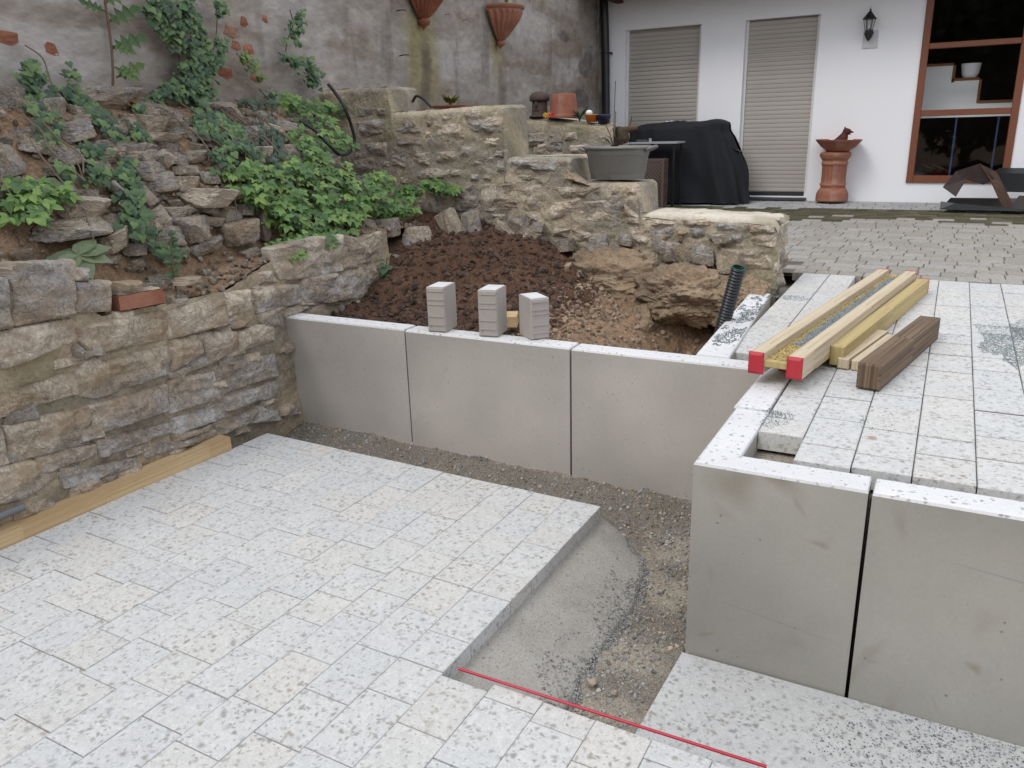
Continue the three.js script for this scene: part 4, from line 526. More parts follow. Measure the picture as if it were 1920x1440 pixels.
// ---------------------------------------------------------------- planting bed behind the panels
const bedTop = (x, z) => {
  const u = (x + 3.6) / 2.7, v = (-z - 3.6) / 1.8;
  let y = 0.50 + 0.42 * sstep(0.15, 1.0, v) * (1 - sstep(0.25, 0.75, u)) + 0.12 * sstep(0.35, 0, u) * sstep(0.1, 0.8, v) - 0.1 * sstep(0.5, 0.8, u) + 0.16 * sstep(0.7, 1, v) * sstep(0.4, 0.7, u) * (1 - sstep(0.75, 0.9, u)) - 0.32 * Math.exp(-Math.pow((x + 1.38) / 0.22, 2) - Math.pow((z + 4.72) / 0.5, 2)) - 0.1 * sstep(0.75, 0.95, u);
  return y + 0.07 * fbm(x * 3.5, z * 3.5, 4) + 0.05 * fbm(x * 11, z * 11, 6, 3) + 0.02 * fbm(x * 30, z * 30, 6, 2);
};
{
  const surf = (x0, x1, n) => { const g = gridSurf(n, 100, (u, v) => { const x = lerp(x0, x1, u), z = lerp(-3.60, -5.46, v); return [x, bedTop(x, z), z, x, z]; }); return g; };
  tag(mesh('garden_soil', surf(-3.62, -2.0, 100), M.soilDark), 'dark reddish brown heap of loose soil in the corner bed', 'soil', null, 'structure');
  tag(mesh('sandy_soil', surf(-2.0, -0.86, 70), M.soil), 'lighter sandy excavated earth at the foot of the stepped wall', 'soil', null, 'structure');
  scatter('soil_clods', 'crumbly clods of dark soil on the bed', PEBBLES[2], mat([1, 1, 1], { r: 1 }), 9000, 91, r => { const x = lerp(-3.5, -1.9, Math.pow(r(), 0.9)), z = lerp(-3.64, -5.35, r()), q = 0.006 + 0.042 * Math.pow(r(), 6), t = 0.4 + 1.0 * r(), f = sstep(-2.3, -1.9, x + 0.3 * fbm(x * 4, z * 4, 2)); return [x, bedTop(x, z) + q * 0.12, z, q, r() < f ? [0.27 * t, 0.19 * t, 0.13 * t] : [0.09 * t, 0.056 * t, 0.040 * t]]; });
  scatter('earth_crumbs', 'sandy crumbs and stone chips in the excavated bed', PEBBLES[0], mat([1, 1, 1], { r: 1 }), 2600, 92, r => { const x = lerp(-2.2, -0.95, r()), z = lerp(-3.64, -5.3, r()), q = 0.008 + 0.04 * Math.pow(r(), 4), t = 0.6 + 0.8 * r(); return [x, bedTop(x, z) + q * 0.12, z, q, [0.27 * t, 0.20 * t, 0.145 * t]]; });
  const r = rng(93), lab = 'rough stone lying at the foot of the stepped wall', grp = 'stones at the foot of the stepped wall';
  const put = (x, y, z, w, h, d, k, rz = 0, l) => { const m = mesh('foot_stone', ROCKS[Math.floor(r() * 10)], M.stones[k]); m.position.set(x, y, z); m.scale.set(w * 1.15, h * 1.3, d); m.rotation.set((r() - 0.5) * 0.3, (r() - 0.5) * 0.8, rz); tag(m, l || lab, 'stone', l ? undefined : grp); };
  const b = (x, y, z, w, h, d, l) => { const m = mesh('mortar_lump', (() => { const g = mergeVertices((() => { const q = new THREE.IcosahedronGeometry(0.5, 36); q.deleteAttribute('uv'); q.deleteAttribute('normal'); return q; })()), p = g.attributes.position; for (let i = 0; i < p.count; i++) { const a = p.getX(i) * 2, c = p.getY(i) * 2, e = p.getZ(i) * 2, m = 1 + 0.55 * fbm(a * 1.6 + x * 9, c * 2.2, e * 1.6, 5) + 0.10 * ridge(a * 4 + x * 5, c * 5, e * 4, 3); p.setXYZ(i, a * 0.5 * m, c * 0.5 * m, e * 0.5 * m); } return toCreasedNormals(boxUV(g, 0.6), 0.9); })(), mat([0.62, 0.52, 0.44], { map: T.mortar, bmp: B.mortar, bs: 0.014 })); m.position.set(x, y, z); m.scale.set(w, h, d); tag(m, l, 'rubble'); };
  b(-1.50, 0.56, -5.20, 0.62, 0.42, 0.52, 'big crumbling lump of old foundation overhanging the dark pit'); b(-2.06, 0.60, -5.26, 0.80, 0.44, 0.42, 'grey crumbly foundation lump left of the overhanging one'); b(-1.16, 0.52, -5.25, 0.4, 0.36, 0.4, 'brown foundation lump beside the corrugated pipe'); b(-1.75, 0.30, -5.0, 0.3, 0.4, 0.3, 'orange brown clay lump under the foundation overhang');
  for (let k = 0; k < 46; k++) { const x = lerp(-3.4, -1.25, r()), w = 0.09 + 0.13 * r(); put(x, lerp(0.62, 0.98, r()) - 0.05 * sstep(-2.6, -1.5, x), -5.34 + 0.04 * r(), w, w * (0.55 + 0.4 * r()), 0.14, [0, 1, 3, 6, 1][Math.floor(r() * 5)], (r() - 0.5) * 0.8); }
  for (const [x, y, z, w, h, rz] of [[-3.28, 0.98, -5.12, 0.18, 0.25, 0.5], [-3.12, 0.92, -5.2, 0.16, 0.3, 0.1], [-3.42, 0.9, -4.9, 0.2, 0.2, 0], [-3.5, 0.72, -4.7, 0.18, 0.2, 0], [-3.35, 0.70, -4.95, 0.14, 0.16, 0], [-3.0, 0.78, -5.25, 0.15, 0.13, 0], [-3.58, 1.0, -4.75, 0.22, 0.14, 0], [-3.55, 0.85, -5.05, 0.2, 0.25, 0]]) put(x, y, z, w, h, 0.18, [0, 1, 6][Math.floor(r() * 3)], rz);
  const m = mesh('wood_block', chamferBox(0.09, 0.07, 0.14, 0.004), M.wood); m.position.set(-2.05, 0.56, -3.83); m.rotation.y = 0.4; m.position.set(-2.2, 0.585, -4.05); tag(m, 'small offcut of wood lying on the soil behind the middle block', 'wood');
}

// ---------------------------------------------------------------- white house
const ZH = -11.34;
const house = thing('house', 'white rendered house wall with two closed roller shutters and a brown window', 'house');
{
  const s = new THREE.Shape(); s.moveTo(-4.56, 0.45); s.lineTo(6, 0.45); s.lineTo(6, 3.75); s.lineTo(-4.56, 3.75);
  const hole = (x0, x1, y0, y1) => { const h = new THREE.Path(); h.moveTo(x0, y0); h.lineTo(x0, y1); h.lineTo(x1, y1); h.lineTo(x1, y0); s.holes.push(h); };
  const SH = [[-4.225, -3.165, 0.70, 2.90], [-2.595, -1.68, 0.70, 2.90]]; SH.forEach(h => hole(...h)); const WX = [-0.515, 0.575, 0.885, 3.25]; hole(...WX);
  const g = new THREE.ExtrudeGeometry(s, { depth: 0.3, bevelEnabled: false }); g.translate(0, 0, ZH - 0.3); mesh('wall', boxUV(g), M.white, house);
  const lam = [[0.43, 0.395, 0.36], [0.44, 0.405, 0.37], [0.42, 0.385, 0.352]].map(c => mat(c, { r: 0.6 })), rail = mat([0.72, 0.71, 0.71], { r: 0.5 }), dark = mat([0.02, 0.02, 0.022], { r: 0.5 });
  const r = rng(121);
  SH.forEach(([x0, x1, y0, y1], n) => {
    const t = new THREE.Group(); t.name = 'roller_shutter'; t.userData.label = n ? 'tall closed beige roller shutter over the door' : 'closed beige roller shutter behind the covered grill'; house.add(t);
    const pitch = 0.0545, sg = (() => { const p = new THREE.Shape(); p.moveTo(0, 0); p.lineTo(0.010, 0.002); p.quadraticCurveTo(0.0145, 0.027, 0.010, 0.0525); p.lineTo(0, 0.0542); const q = new THREE.ExtrudeGeometry(p, { depth: x1 - x0 - 0.07, bevelEnabled: false, curveSegments: 4 }); q.rotateY(Math.PI / 2); q.scale(1, 1, -1); const id = q; return toCreasedNormals(boxUV(id), 0.6); })();
    sg.translate(x0 + 0.035, 0, 0);
    { const p = sg.attributes.position.array; for (let i = 0; i < p.length; i += 9) for (let a = 0; a < 3; a++) { const q = p[i + 3 + a]; p[i + 3 + a] = p[i + 6 + a]; p[i + 6 + a] = q; } sg.computeVertexNormals(); }
    let y = y0 + (n ? 0.055 : 0.03); while (y + pitch < y1 + 0.01) { const m = mesh('slat', sg, lam[Math.floor(r() * 3)], t); m.position.set(0, y, ZH - 0.085); y += pitch; }
    mesh('backing', box(x1 - x0 - 0.02, y1 - y0, 0.02, (x0 + x1) / 2, (y0 + y1) / 2, ZH - 0.11), lam[0], t);
    for (const x of [x0 + 0.02, x1 - 0.02]) mesh('guide_rail', box(0.035, y1 - y0, 0.035, x, (y0 + y1) / 2, ZH - 0.068), rail, t);
    mesh('bottom_bar', box(x1 - x0 - 0.075, 0.045, 0.03, (x0 + x1) / 2, y0 + 0.024, ZH - 0.07), dark, t);
    const sl = []; for (let k = 18; k < 34; k += 1) for (let i = 0; i < 22; i++) if (!n || k > 30) sl.push(new THREE.BoxGeometry(0.018, 0.004, 0.003).translate(lerp(x0 + 0.07, x1 - 0.07, (i + 0.5 * (k % 2)) / 22), y0 + 0.03 + k * pitch - 0.002, ZH - 0.0735)); const q = mesh('vent_slots', merge(sl), dark, t); q.userData.kind = 'stuff';
  });
  mesh('door_sill', box(0.92, 0.03, 0.16, -2.137, 0.672, ZH + 0.045), mat([0.05, 0.05, 0.055], { r: 0.5 }), house);
  // window
  const fr = mat([0.19, 0.06, 0.026], { r: 0.5, clearcoat: 0.2, clearcoatRoughness: 0.5 }), glass = mat([1, 1, 1], { transmission: 1, thickness: 0, r: 0.02, ior: 1.5 });
  const win = new THREE.Group(); win.name = 'window'; win.userData.label = 'tall brown framed window with three panes'; house.add(win);
  const [x0, x1, y0, y1] = WX, zf = ZH - 0.01, fw = 0.078;
  const F = (w, h, x, y) => mesh('frame', box(w, h, 0.07, x, y, zf), fr, win);
  F(fw, y1 - y0, x0 + fw / 2, (y0 + y1) / 2); F(fw, y1 - y0, x1 - fw / 2, (y0 + y1) / 2); const iw = x1 - x0 - 2 * fw, xm = (x0 + x1) / 2;
  for (const [y, h] of [[y0 + 0.042, 0.084], [1.698, 0.07], [2.447, 0.062], [y1 - 0.04, 0.08]]) F(iw, h, xm, y);
  for (const [a, b] of [[y0 + 0.084, 1.663], [1.733, 2.416], [2.478, y1 - 0.08]]) mesh('pane', new THREE.PlaneGeometry(iw, b - a).translate(xm, (a + b) / 2, zf - 0.01), glass, win);
  // the room behind the window
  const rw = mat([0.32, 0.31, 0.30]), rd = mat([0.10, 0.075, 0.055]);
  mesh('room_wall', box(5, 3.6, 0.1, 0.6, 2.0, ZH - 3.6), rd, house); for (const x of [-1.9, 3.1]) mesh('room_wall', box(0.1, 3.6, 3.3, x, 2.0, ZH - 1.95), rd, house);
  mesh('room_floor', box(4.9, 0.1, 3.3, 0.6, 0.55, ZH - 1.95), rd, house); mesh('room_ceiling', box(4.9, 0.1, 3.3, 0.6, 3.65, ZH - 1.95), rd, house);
  mesh('roof', box(11.6, 0.14, 4.8, 0.75, 3.83, ZH - 1.75), mat([0.10, 0.05, 0.04]), house);
  // eave over the left end
  mesh('eave', box(11.2, 0.05, 0.80, 1.0, 3.38, ZH + 0.40), mat([0.16, 0.11, 0.08]), house);
  const rf = []; for (let k = 0; k < 14; k++) rf.push(box(0.09, 0.11, 0.76, -4.3 + k * 0.75, 3.298, ZH + 0.39)); rf.forEach(q => mesh('rafter', q, mat([0.07, 0.03, 0.022]), house));
  // stepped half wall with wooden edging, pot and posts seen through the glass
  const st = thing('interior_stair_wall', 'pale stepped wall with wooden edging seen through the brown window', 'wall'); const sp = new THREE.Shape(); sp.moveTo(-1.2, 1.64); sp.lineTo(0.75, 1.64); sp.lineTo(0.75, 1.80); sp.lineTo(0.14, 1.80); sp.lineTo(0.14, 2.07); sp.lineTo(-0.16, 2.07); sp.lineTo(-0.16, 2.25); sp.lineTo(-1.2, 2.25);
  mesh('panel', boxUV(new THREE.ExtrudeGeometry(sp, { depth: 0.08, bevelEnabled: false })).translate(0, 0, ZH - 0.62), mat([0.78, 0.80, 0.80]), st);
  for (const [w, h, x, y] of [[1.06, 0.03, -0.69, 2.262], [0.03, 0.2, -0.148, 2.15], [0.3, 0.03, -0.012, 2.082], [0.03, 0.27, 0.152, 1.935], [0.6, 0.03, 0.46, 1.812]]) mesh('edging', box(w, h, 0.1, x, y, ZH - 0.58), mat([0.22, 0.10, 0.045]), st);
  const pot = tag(mesh('indoor_pot', lathe([[0, 0], [0.075, 0], [0.095, 0.05], [0.11, 0.16], [0.102, 0.165], [0.09, 0.06], [0, 0.05]]), mat([0.8, 0.82, 0.84], { r: 0.4 })), 'white flower pot standing on the stepped wall inside the window', 'pot'); pot.position.set(0.03, 2.098, ZH - 0.58);
  for (const [x, k] of [[-0.05, 0], [0.40, 1]]) { const p = tag(mesh('blue_post', box(0.022, 1.0, 0.022, x, 1.13, ZH - 0.45), mat([0.03, 0.055, 0.14], { r: 0.4 })), k ? 'thin blue post inside the window by the outer frame' : 'thin blue post behind the middle of the lower window pane', 'post'); }
}
{ // downpipe at the corner
  const p = thing('downpipe', 'black drainpipe running down the corner of the white house', 'pipe'); mesh('pipe', tube([[-4.50, 3.4, -11.22], [-4.47, 2.6, -11.22], [-4.45, 1.4, -11.22], [-4.45, 0.62, -11.22]], 0.058, 30, 14), M.blackPipe, p);
  for (const y of [2.62, 1.5]) { mesh('bracket', new THREE.TorusGeometry(0.062, 0.008, 6, 18).rotateX(Math.PI / 2).translate(-4.472, y, -11.22), M.black, p); mesh('bracket', box(0.03, 0.02, 0.1, -4.415, y, -11.28), M.black, p); }
  const st = tag(mesh('corner_render', gridSurf(8, 60, (u, v) => { const y = lerp(0.7, 3.6, v); return [lerp(-4.60, -4.50, u) + 0.01 * fbm(y * 6, u, 1), y, -11.30 + 0.015 * fbm(y * 9, u * 2, 3), y, u * 0.1]; }), mat([0.72, 0.71, 0.72], { map: T.mortar, bmp: B.mortar, bs: 0.01 })), 'peeling whitish plaster strip between the old wall and the drainpipe', 'plaster');
}
{ // lantern
  const L = thing('wall_lantern', 'black old fashioned lantern on the white house wall', 'lantern', [-1.105, 2.56, ZH]), bk = mat([0.012, 0.016, 0.016], { r: 0.4 });
  mesh('back_plate', box(0.17, 0.2, 0.012, 0.02, 0.01, 0.008), mat([0.62, 0.62, 0.64]), L);
  const sh = lathe([[0, -0.02], [0.03, 0.02], [0.055, 0.07], [0.04, 0.11], [0, 0.13]], 12); sh.scale(1, 1, 0.7); sh.translate(0, 0, 0.05); mesh('bracket', sh, bk, L);
  const cz = 0.12; mesh('arm', tube([[0, 0.07, 0.05], [0, 0.02, 0.1], [0, 0.10, cz]], 0.012, 12, 6), bk, L);
  const cone = new THREE.CylinderGeometry(0.006, 0.082, 0.09, 6).translate(0, 0.275, cz); mesh('cap', merge([cone, new THREE.CylinderGeometry(0.09, 0.082, 0.012, 6).translate(0, 0.226, cz), new THREE.SphereGeometry(0.012, 8, 6).translate(0, 0.325, cz), new THREE.ConeGeometry(0.006, 0.05, 6).translate(0, 0.35, cz)]), bk, L);
  const bars = []; for (let k = 0; k < 6; k++) { const a = k * Math.PI / 3; bars.push(bar([Math.cos(a) * 0.04, 0.10, cz + Math.sin(a) * 0.04], [Math.cos(a) * 0.066, 0.225, cz + Math.sin(a) * 0.066], 0.004)); } bars.forEach(q => mesh('cage_bar', q, bk, L));
  mesh('base', lathe([[0, 0.06], [0.02, 0.07], [0.045, 0.10], [0, 0.105]], 12).translate(0, 0, cz), bk, L);
  mesh('glass', new THREE.CylinderGeometry(0.06, 0.037, 0.12, 6, 1, true).translate(0, 0.163, cz), mat([1, 1, 1], { transmission: 1, thickness: 0, r: 0.1 }), L);
}
{ // clay pedestal, bowl, figure
  const P = thing('pedestal', 'ribbed terracotta pedestal against the white wall', 'pedestal', [-1.335, 0.668, -11.12]);
  mesh('base', lathe([[0, 0], [0.192, 0], [0.195, 0.02], [0.192, 0.09], [0.175, 0.13], [0.15, 0.165], [0, 0.165]], 36), M.clay, P);
  const sh = lathe([[0.145, 0.16], [0.15, 0.19], [0.158, 0.20], [0.158, 0.215], [0.146, 0.225], [0.14, 0.3], [0.142, 0.42], [0.15, 0.445], [0.16, 0.455], [0.16, 0.47], [0.15, 0.48], [0.15, 0.51]], 72); { const p = sh.attributes.position; for (let i = 0; i < p.count; i++) { const y = p.getY(i); if (y > 0.23 && y < 0.43) { const a = Math.atan2(p.getX(i), p.getZ(i)), k = 1 + 0.035 * Math.sign(Math.cos(a * 18)); p.setX(i, p.getX(i) * k); p.setZ(i, p.getZ(i) * k); } } sh.computeVertexNormals(); } mesh('shaft', sh, M.clay, P);
  mesh('capital', lathe([[0.15, 0.50], [0.172, 0.53], [0.188, 0.56], [0.186, 0.585], [0.165, 0.60], [0, 0.60]], 36), M.clay, P);
  const b = tag(mesh('clay_bowl', lathe([[0, 0], [0.135, 0], [0.14, 0.02], [0.2, 0.06], [0.255, 0.12], [0.275, 0.145], [0.268, 0.15], [0.245, 0.125], [0.18, 0.07], [0, 0.045]], 40), M.clayRed), 'wide terracotta bowl resting on the pedestal', 'bowl'); b.position.set(-1.315, 1.268, -11.12); b.rotation.z = -0.02;
  const fx = blobMesh((x, y, z) => { let d = capsule(x, y, z, [-0.10, -0.02, 0], [0.0, 0.05, 0], 0.05, 0.05); d = smin(d, capsule(x, y, z, [0, 0.05, 0], [0.035, 0.135, 0], 0.048, 0.034), 0.04); d = smin(d, capsule(x, y, z, [0.03, 0.14, 0], [0.062, 0.138, 0], 0.034, 0.028), 0.02); d = smin(d, capsule(x, y, z, [0.06, 0.133, 0], [0.115, 0.125, 0], 0.02, 0.008), 0.012); d = smin(d, capsule(x, y, z, [0.02, 0.16, 0.02], [0.014, 0.19, 0.024], 0.013, 0.004), 0.008); d = smin(d, capsule(x, y, z, [0.02, 0.16, -0.02], [0.014, 0.19, -0.024], 0.013, 0.004), 0.008); return smin(d, capsule(x, y, z, [0.05, 0.115, 0], [0.085, 0.1, 0], 0.012, 0.006), 0.008); }, [-0.16, -0.08, -0.09], [0.13, 0.2, 0.09], 0.006);
  const a = tag(mesh('animal_figure', fx, mat([0.14, 0.055, 0.035], { map: T.clay, r: 0.7 })), 'small reddish brown animal figure with raised head sitting in the clay bowl', 'figurine'); a.position.set(-1.27, 1.375, -11.12);
}
{ // scrap sheet metal
  const G = 'bent scrap metal sheets', br = mat([0.045, 0.032, 0.028], { r: 0.4, metalness: 0.5 }), rust = mat([0.14, 0.07, 0.045], { map: T.stone, r: 0.6, metalness: 0.3 }), bl = mat([0.014, 0.016, 0.017], { r: 0.4, metalness: 0.4 });
  const facets = (lab, m, quads) => { // stiff folded sheet built from thin plates that share their folds
    const pos = []; const T2 = 0.007; for (const Q of quads) { const v = Q.map(p => V3(...p)), n = v[1].clone().sub(v[0]).cross(v[2].clone().sub(v[0])).normalize().multiplyScalar(T2), w = v.map(p => p.clone().sub(n)); const tri = (a, b, c) => pos.push(a.x, a.y, a.z, b.x, b.y, b.z, c.x, c.y, c.z); for (let k = 1; k < v.length - 1; k++) { tri(v[0], v[k], v[k + 1]); tri(w[0], w[k + 1], w[k]); } for (let k = 0; k < v.length; k++) { const l = (k + 1) % v.length; tri(v[k], w[k], w[l]); tri(v[k], w[l], v[l]); } }
    const g = new THREE.BufferGeometry(); g.setAttribute('position', new THREE.Float32BufferAttribute(pos, 3)); g.computeVertexNormals(); tag(mesh('metal_sheet', boxUV(g), m), lab, 'metal scrap', G); };
  facets('folded dark brown metal sheet propped up like a tent in the scrap', br, [[[-0.09, 0.89, -10.5], [0.02, 1.05, -10.72], [0.13, 0.98, -10.46], [0.05, 0.80, -10.36]], [[0.02, 1.05, -10.72], [0.24, 1.125, -10.82], [0.40, 0.99, -10.5], [0.30, 0.93, -10.38], [0.13, 0.98, -10.46]]]);
  facets('rusty bent strip of sheet metal lying over the scrap', rust, [[[0.24, 1.13, -10.80], [0.42, 1.04, -10.75], [0.50, 0.90, -10.5], [0.36, 0.97, -10.42]], [[0.36, 0.97, -10.42], [0.50, 0.90, -10.5], [0.62, 0.69, -10.3], [0.52, 0.675, -10.22]]]);
  facets('flat black metal tray at the bottom of the scrap', bl, [[[-0.08, 0.68, -10.28], [0.0, 0.75, -10.75], [2.0, 0.76, -10.75], [2.0, 0.68, -10.26]], [[-0.09, 0.668, -10.26], [-0.09, 0.75, -10.31], [0.05, 0.735, -10.27], [0.7, 0.69, -10.22], [0.7, 0.668, -10.20]]]);
  facets('black bent metal sheet behind the rusty strip', bl, [[[0.44, 0.84, -10.62], [0.36, 1.02, -10.86], [2.0, 1.0, -10.84], [2.0, 0.82, -10.58]], [[0.36, 1.02, -10.86], [0.46, 1.07, -11.0], [2.0, 1.06, -11.0], [2.0, 1.0, -10.84]]]);
  facets('dark crumpled metal plate lying in front of the black sheets', br, [[[0.56, 0.685, -10.24], [0.66, 0.80, -10.55], [1.5, 0.79, -10.52], [1.5, 0.685, -10.16]]]);
}
{ // covered grill
  const g = gridSurf(120, 44, (u, v) => {
    const a = u * 2 * Math.PI, ca = Math.cos(a), sa = Math.sin(a), sq = (c) => Math.sign(c) * Math.pow(Math.abs(c), 0.5);
    let hw, hd, cx, y; if (v < 0.72) { const t = v / 0.72; y = lerp(0, 0.97, t); hw = lerp(0.80, 0.66, Math.pow(t, 0.7)); hd = lerp(0.36, 0.30, t); cx = lerp(0.02, -0.12, t); if (t > 0.85) hw -= 0.02 * Math.sin((t - 0.85) / 0.15 * Math.PI); } else { const t = (v - 0.72) / 0.28, k = 1 - t; y = 0.97 + 0.055 * Math.sin(Math.min(1, t * 2.2) * Math.PI / 2); hw = 0.66 * k; hd = 0.30 * k; cx = -0.12; }
    const fold = v < 0.72 ? (1 - v / 0.72 * 0.8) : 0.05; const ff = 0.075 * fold * fbm(a * 2.2, v * 1.2, 3, 3) * 2 + 0.03 * fold * Math.sin(a * 13 + 2 * fbm(a, v * 2, 1)); const bulge = 0.10 * Math.exp(-Math.pow((a < 1 ? a : a - 6.283) / 0.5, 2)) * Math.exp(-Math.pow((v - 0.35) / 0.22, 2));
    const x = cx + sq(ca) * (hw + ff + bulge), z = sq(sa) * (hd + ff); let yy = y + (v > 0.6 ? 0.03 * fbm(x * 3, z * 3, 8) - 0.05 * clamp(-x - 0.2, 0, 1) : 0) + (v > 0.7 ? 0.04 * Math.exp(-Math.pow((x - 0.4) / 0.14, 2)) : 0); if (v === 0) yy = 0.01 + 0.02 * fbm(a * 3, 1, 1);
    return [x, yy, z, a * 0.5, y];
  });
  const t = thing('covered_grill', 'barbecue grill under a creased black cover by the house wall', 'grill', [-3.16, 0.655, -10.87]); mesh('cover', g, mat([0.009, 0.010, 0.014], { r: 0.85, bmp: B.soil, bs: 0.008 }), t);
  const fl = chamferBox(0.16, 0.012, 0.1, 0.003); fl.rotateZ(-0.5); fl.translate(0.66, 0.68, 0.12); mesh('cover_flap', fl, M.black, t);
  const cv = document.createElement('canvas'); cv.width = 256; cv.height = 64; const c = cv.getContext('2d'); c.fillStyle = '#14161b'; c.fillRect(0, 0, 256, 64); c.fillStyle = '#c9ccd6'; { const q = rng(125); for (let x = 6; x < 176; x += 9) { const h = 10 + 10 * q(); c.globalAlpha = 0.55 + 0.4 * q(); c.fillRect(x, 44 - h, 3, h); c.fillRect(x, 40 - h * q(), 7, 3); } c.globalAlpha = 1; } c.fillRect(196, 8, 44, 12); c.fillRect(200, 24, 36, 8); c.fillRect(196, 36, 44, 20); const ct = new THREE.CanvasTexture(cv); ct.colorSpace = THREE.SRGBColorSpace;
  mesh('print', new THREE.PlaneGeometry(0.22, 0.05).translate(-0.46, 0.81, 0.385), mat([1, 1, 1], { map: ct, r: 0.7 }), t).userData.label = 'small white lettering and emblem on the cover';
  const wht = tag(mesh('plastic_bag', gridSurf(12, 8, (u, v) => [lerp(-0.14, 0.14, u), 0.02 + 0.03 * fbm(u * 5, v * 5, 2), lerp(-0.05, 0.05, v), u, v]), mat([0.7, 0.72, 0.75], { r: 0.4 })), 'crumpled white plastic lying on the grill cover', 'plastic'); wht.position.set(-3.32, 1.672, -10.88);
}
{ // small table and crate
  const t = thing('side_table', 'small table with thin grey top in front of the covered grill', 'table', [-3.39, 0.655, -10.28]), mt = mat([0.36, 0.38, 0.40], { r: 0.4 }); mesh('tabletop', box(0.64, 0.022, 0.36, 0, 0.78, 0), mt, t); for (const x of [-0.28, 0.28]) for (const z of [-0.15, 0.15]) mesh('leg', box(0.025, 0.77, 0.025, x, 0.385, z), M.black, t);
  const c = thing('crate', 'brown plastic lattice crate standing on end beside the grill', 'crate', [-3.37, 0.648, -9.98], 0.12), m = mat([0.105, 0.07, 0.058], { r: 0.6 }), W = 0.38, Hh = 0.60, D = 0.26;
  for (const x of [-W / 2, W / 2]) for (const z of [-D / 2, D / 2]) mesh('corner_post', box(0.03, Hh, 0.03, x, Hh / 2, z), m, c);
  for (const y of [0.015, Hh - 0.015]) { for (const z of [-D / 2, D / 2]) mesh('rim', box(W - 0.03, 0.03, 0.022, 0, y, z), m, c); for (const x of [-W / 2, W / 2]) mesh('rim', box(0.022, 0.03, D - 0.03, x, y, 0), m, c); }
  const ins = []; for (let k = -12; k < 14; k++) for (const s of [-1, 1]) { const y0 = Hh / 2 + k * 0.045; const pts = []; for (const x of [-W / 2 + 0.015, W / 2 - 0.015]) pts.push([x, y0 + s * x]); let [a, b] = pts; const lo = 0.03, hi = Hh - 0.03; const cl = (p, q) => { if (p[1] < lo || p[1] > hi) { const yy = clamp(p[1], lo, hi), t2 = (yy - p[1]) / (q[1] - p[1]); if (t2 < 0 || t2 > 1) return null; return [p[0] + (q[0] - p[0]) * t2, yy]; } return p; }; a = cl(pts[0], pts[1]); b = cl(pts[1], pts[0]); if (a && b && Math.hypot(a[0] - b[0], a[1] - b[1]) > 0.02) ins.push(bar([a[0], a[1], D / 2], [b[0], b[1], D / 2], 0.0035, 4)); }
  mesh('lattice', merge(ins), mat([0.17, 0.135, 0.12], { r: 0.6 }), c).userData.kind = 'stuff'; mesh('bottom_panel', box(W - 0.02, Hh - 0.04, 0.008, 0, Hh / 2, -D / 2 + 0.02), m, c); mesh('side_panel', box(0.008, Hh - 0.04, D - 0.03, W / 2 - 0.008, Hh / 2, 0), m, c); for (const y of [0.15, 0.3, 0.45]) mesh('rib', box(0.018, 0.018, D - 0.03, W / 2 + 0.002, y, 0), m, c);
}
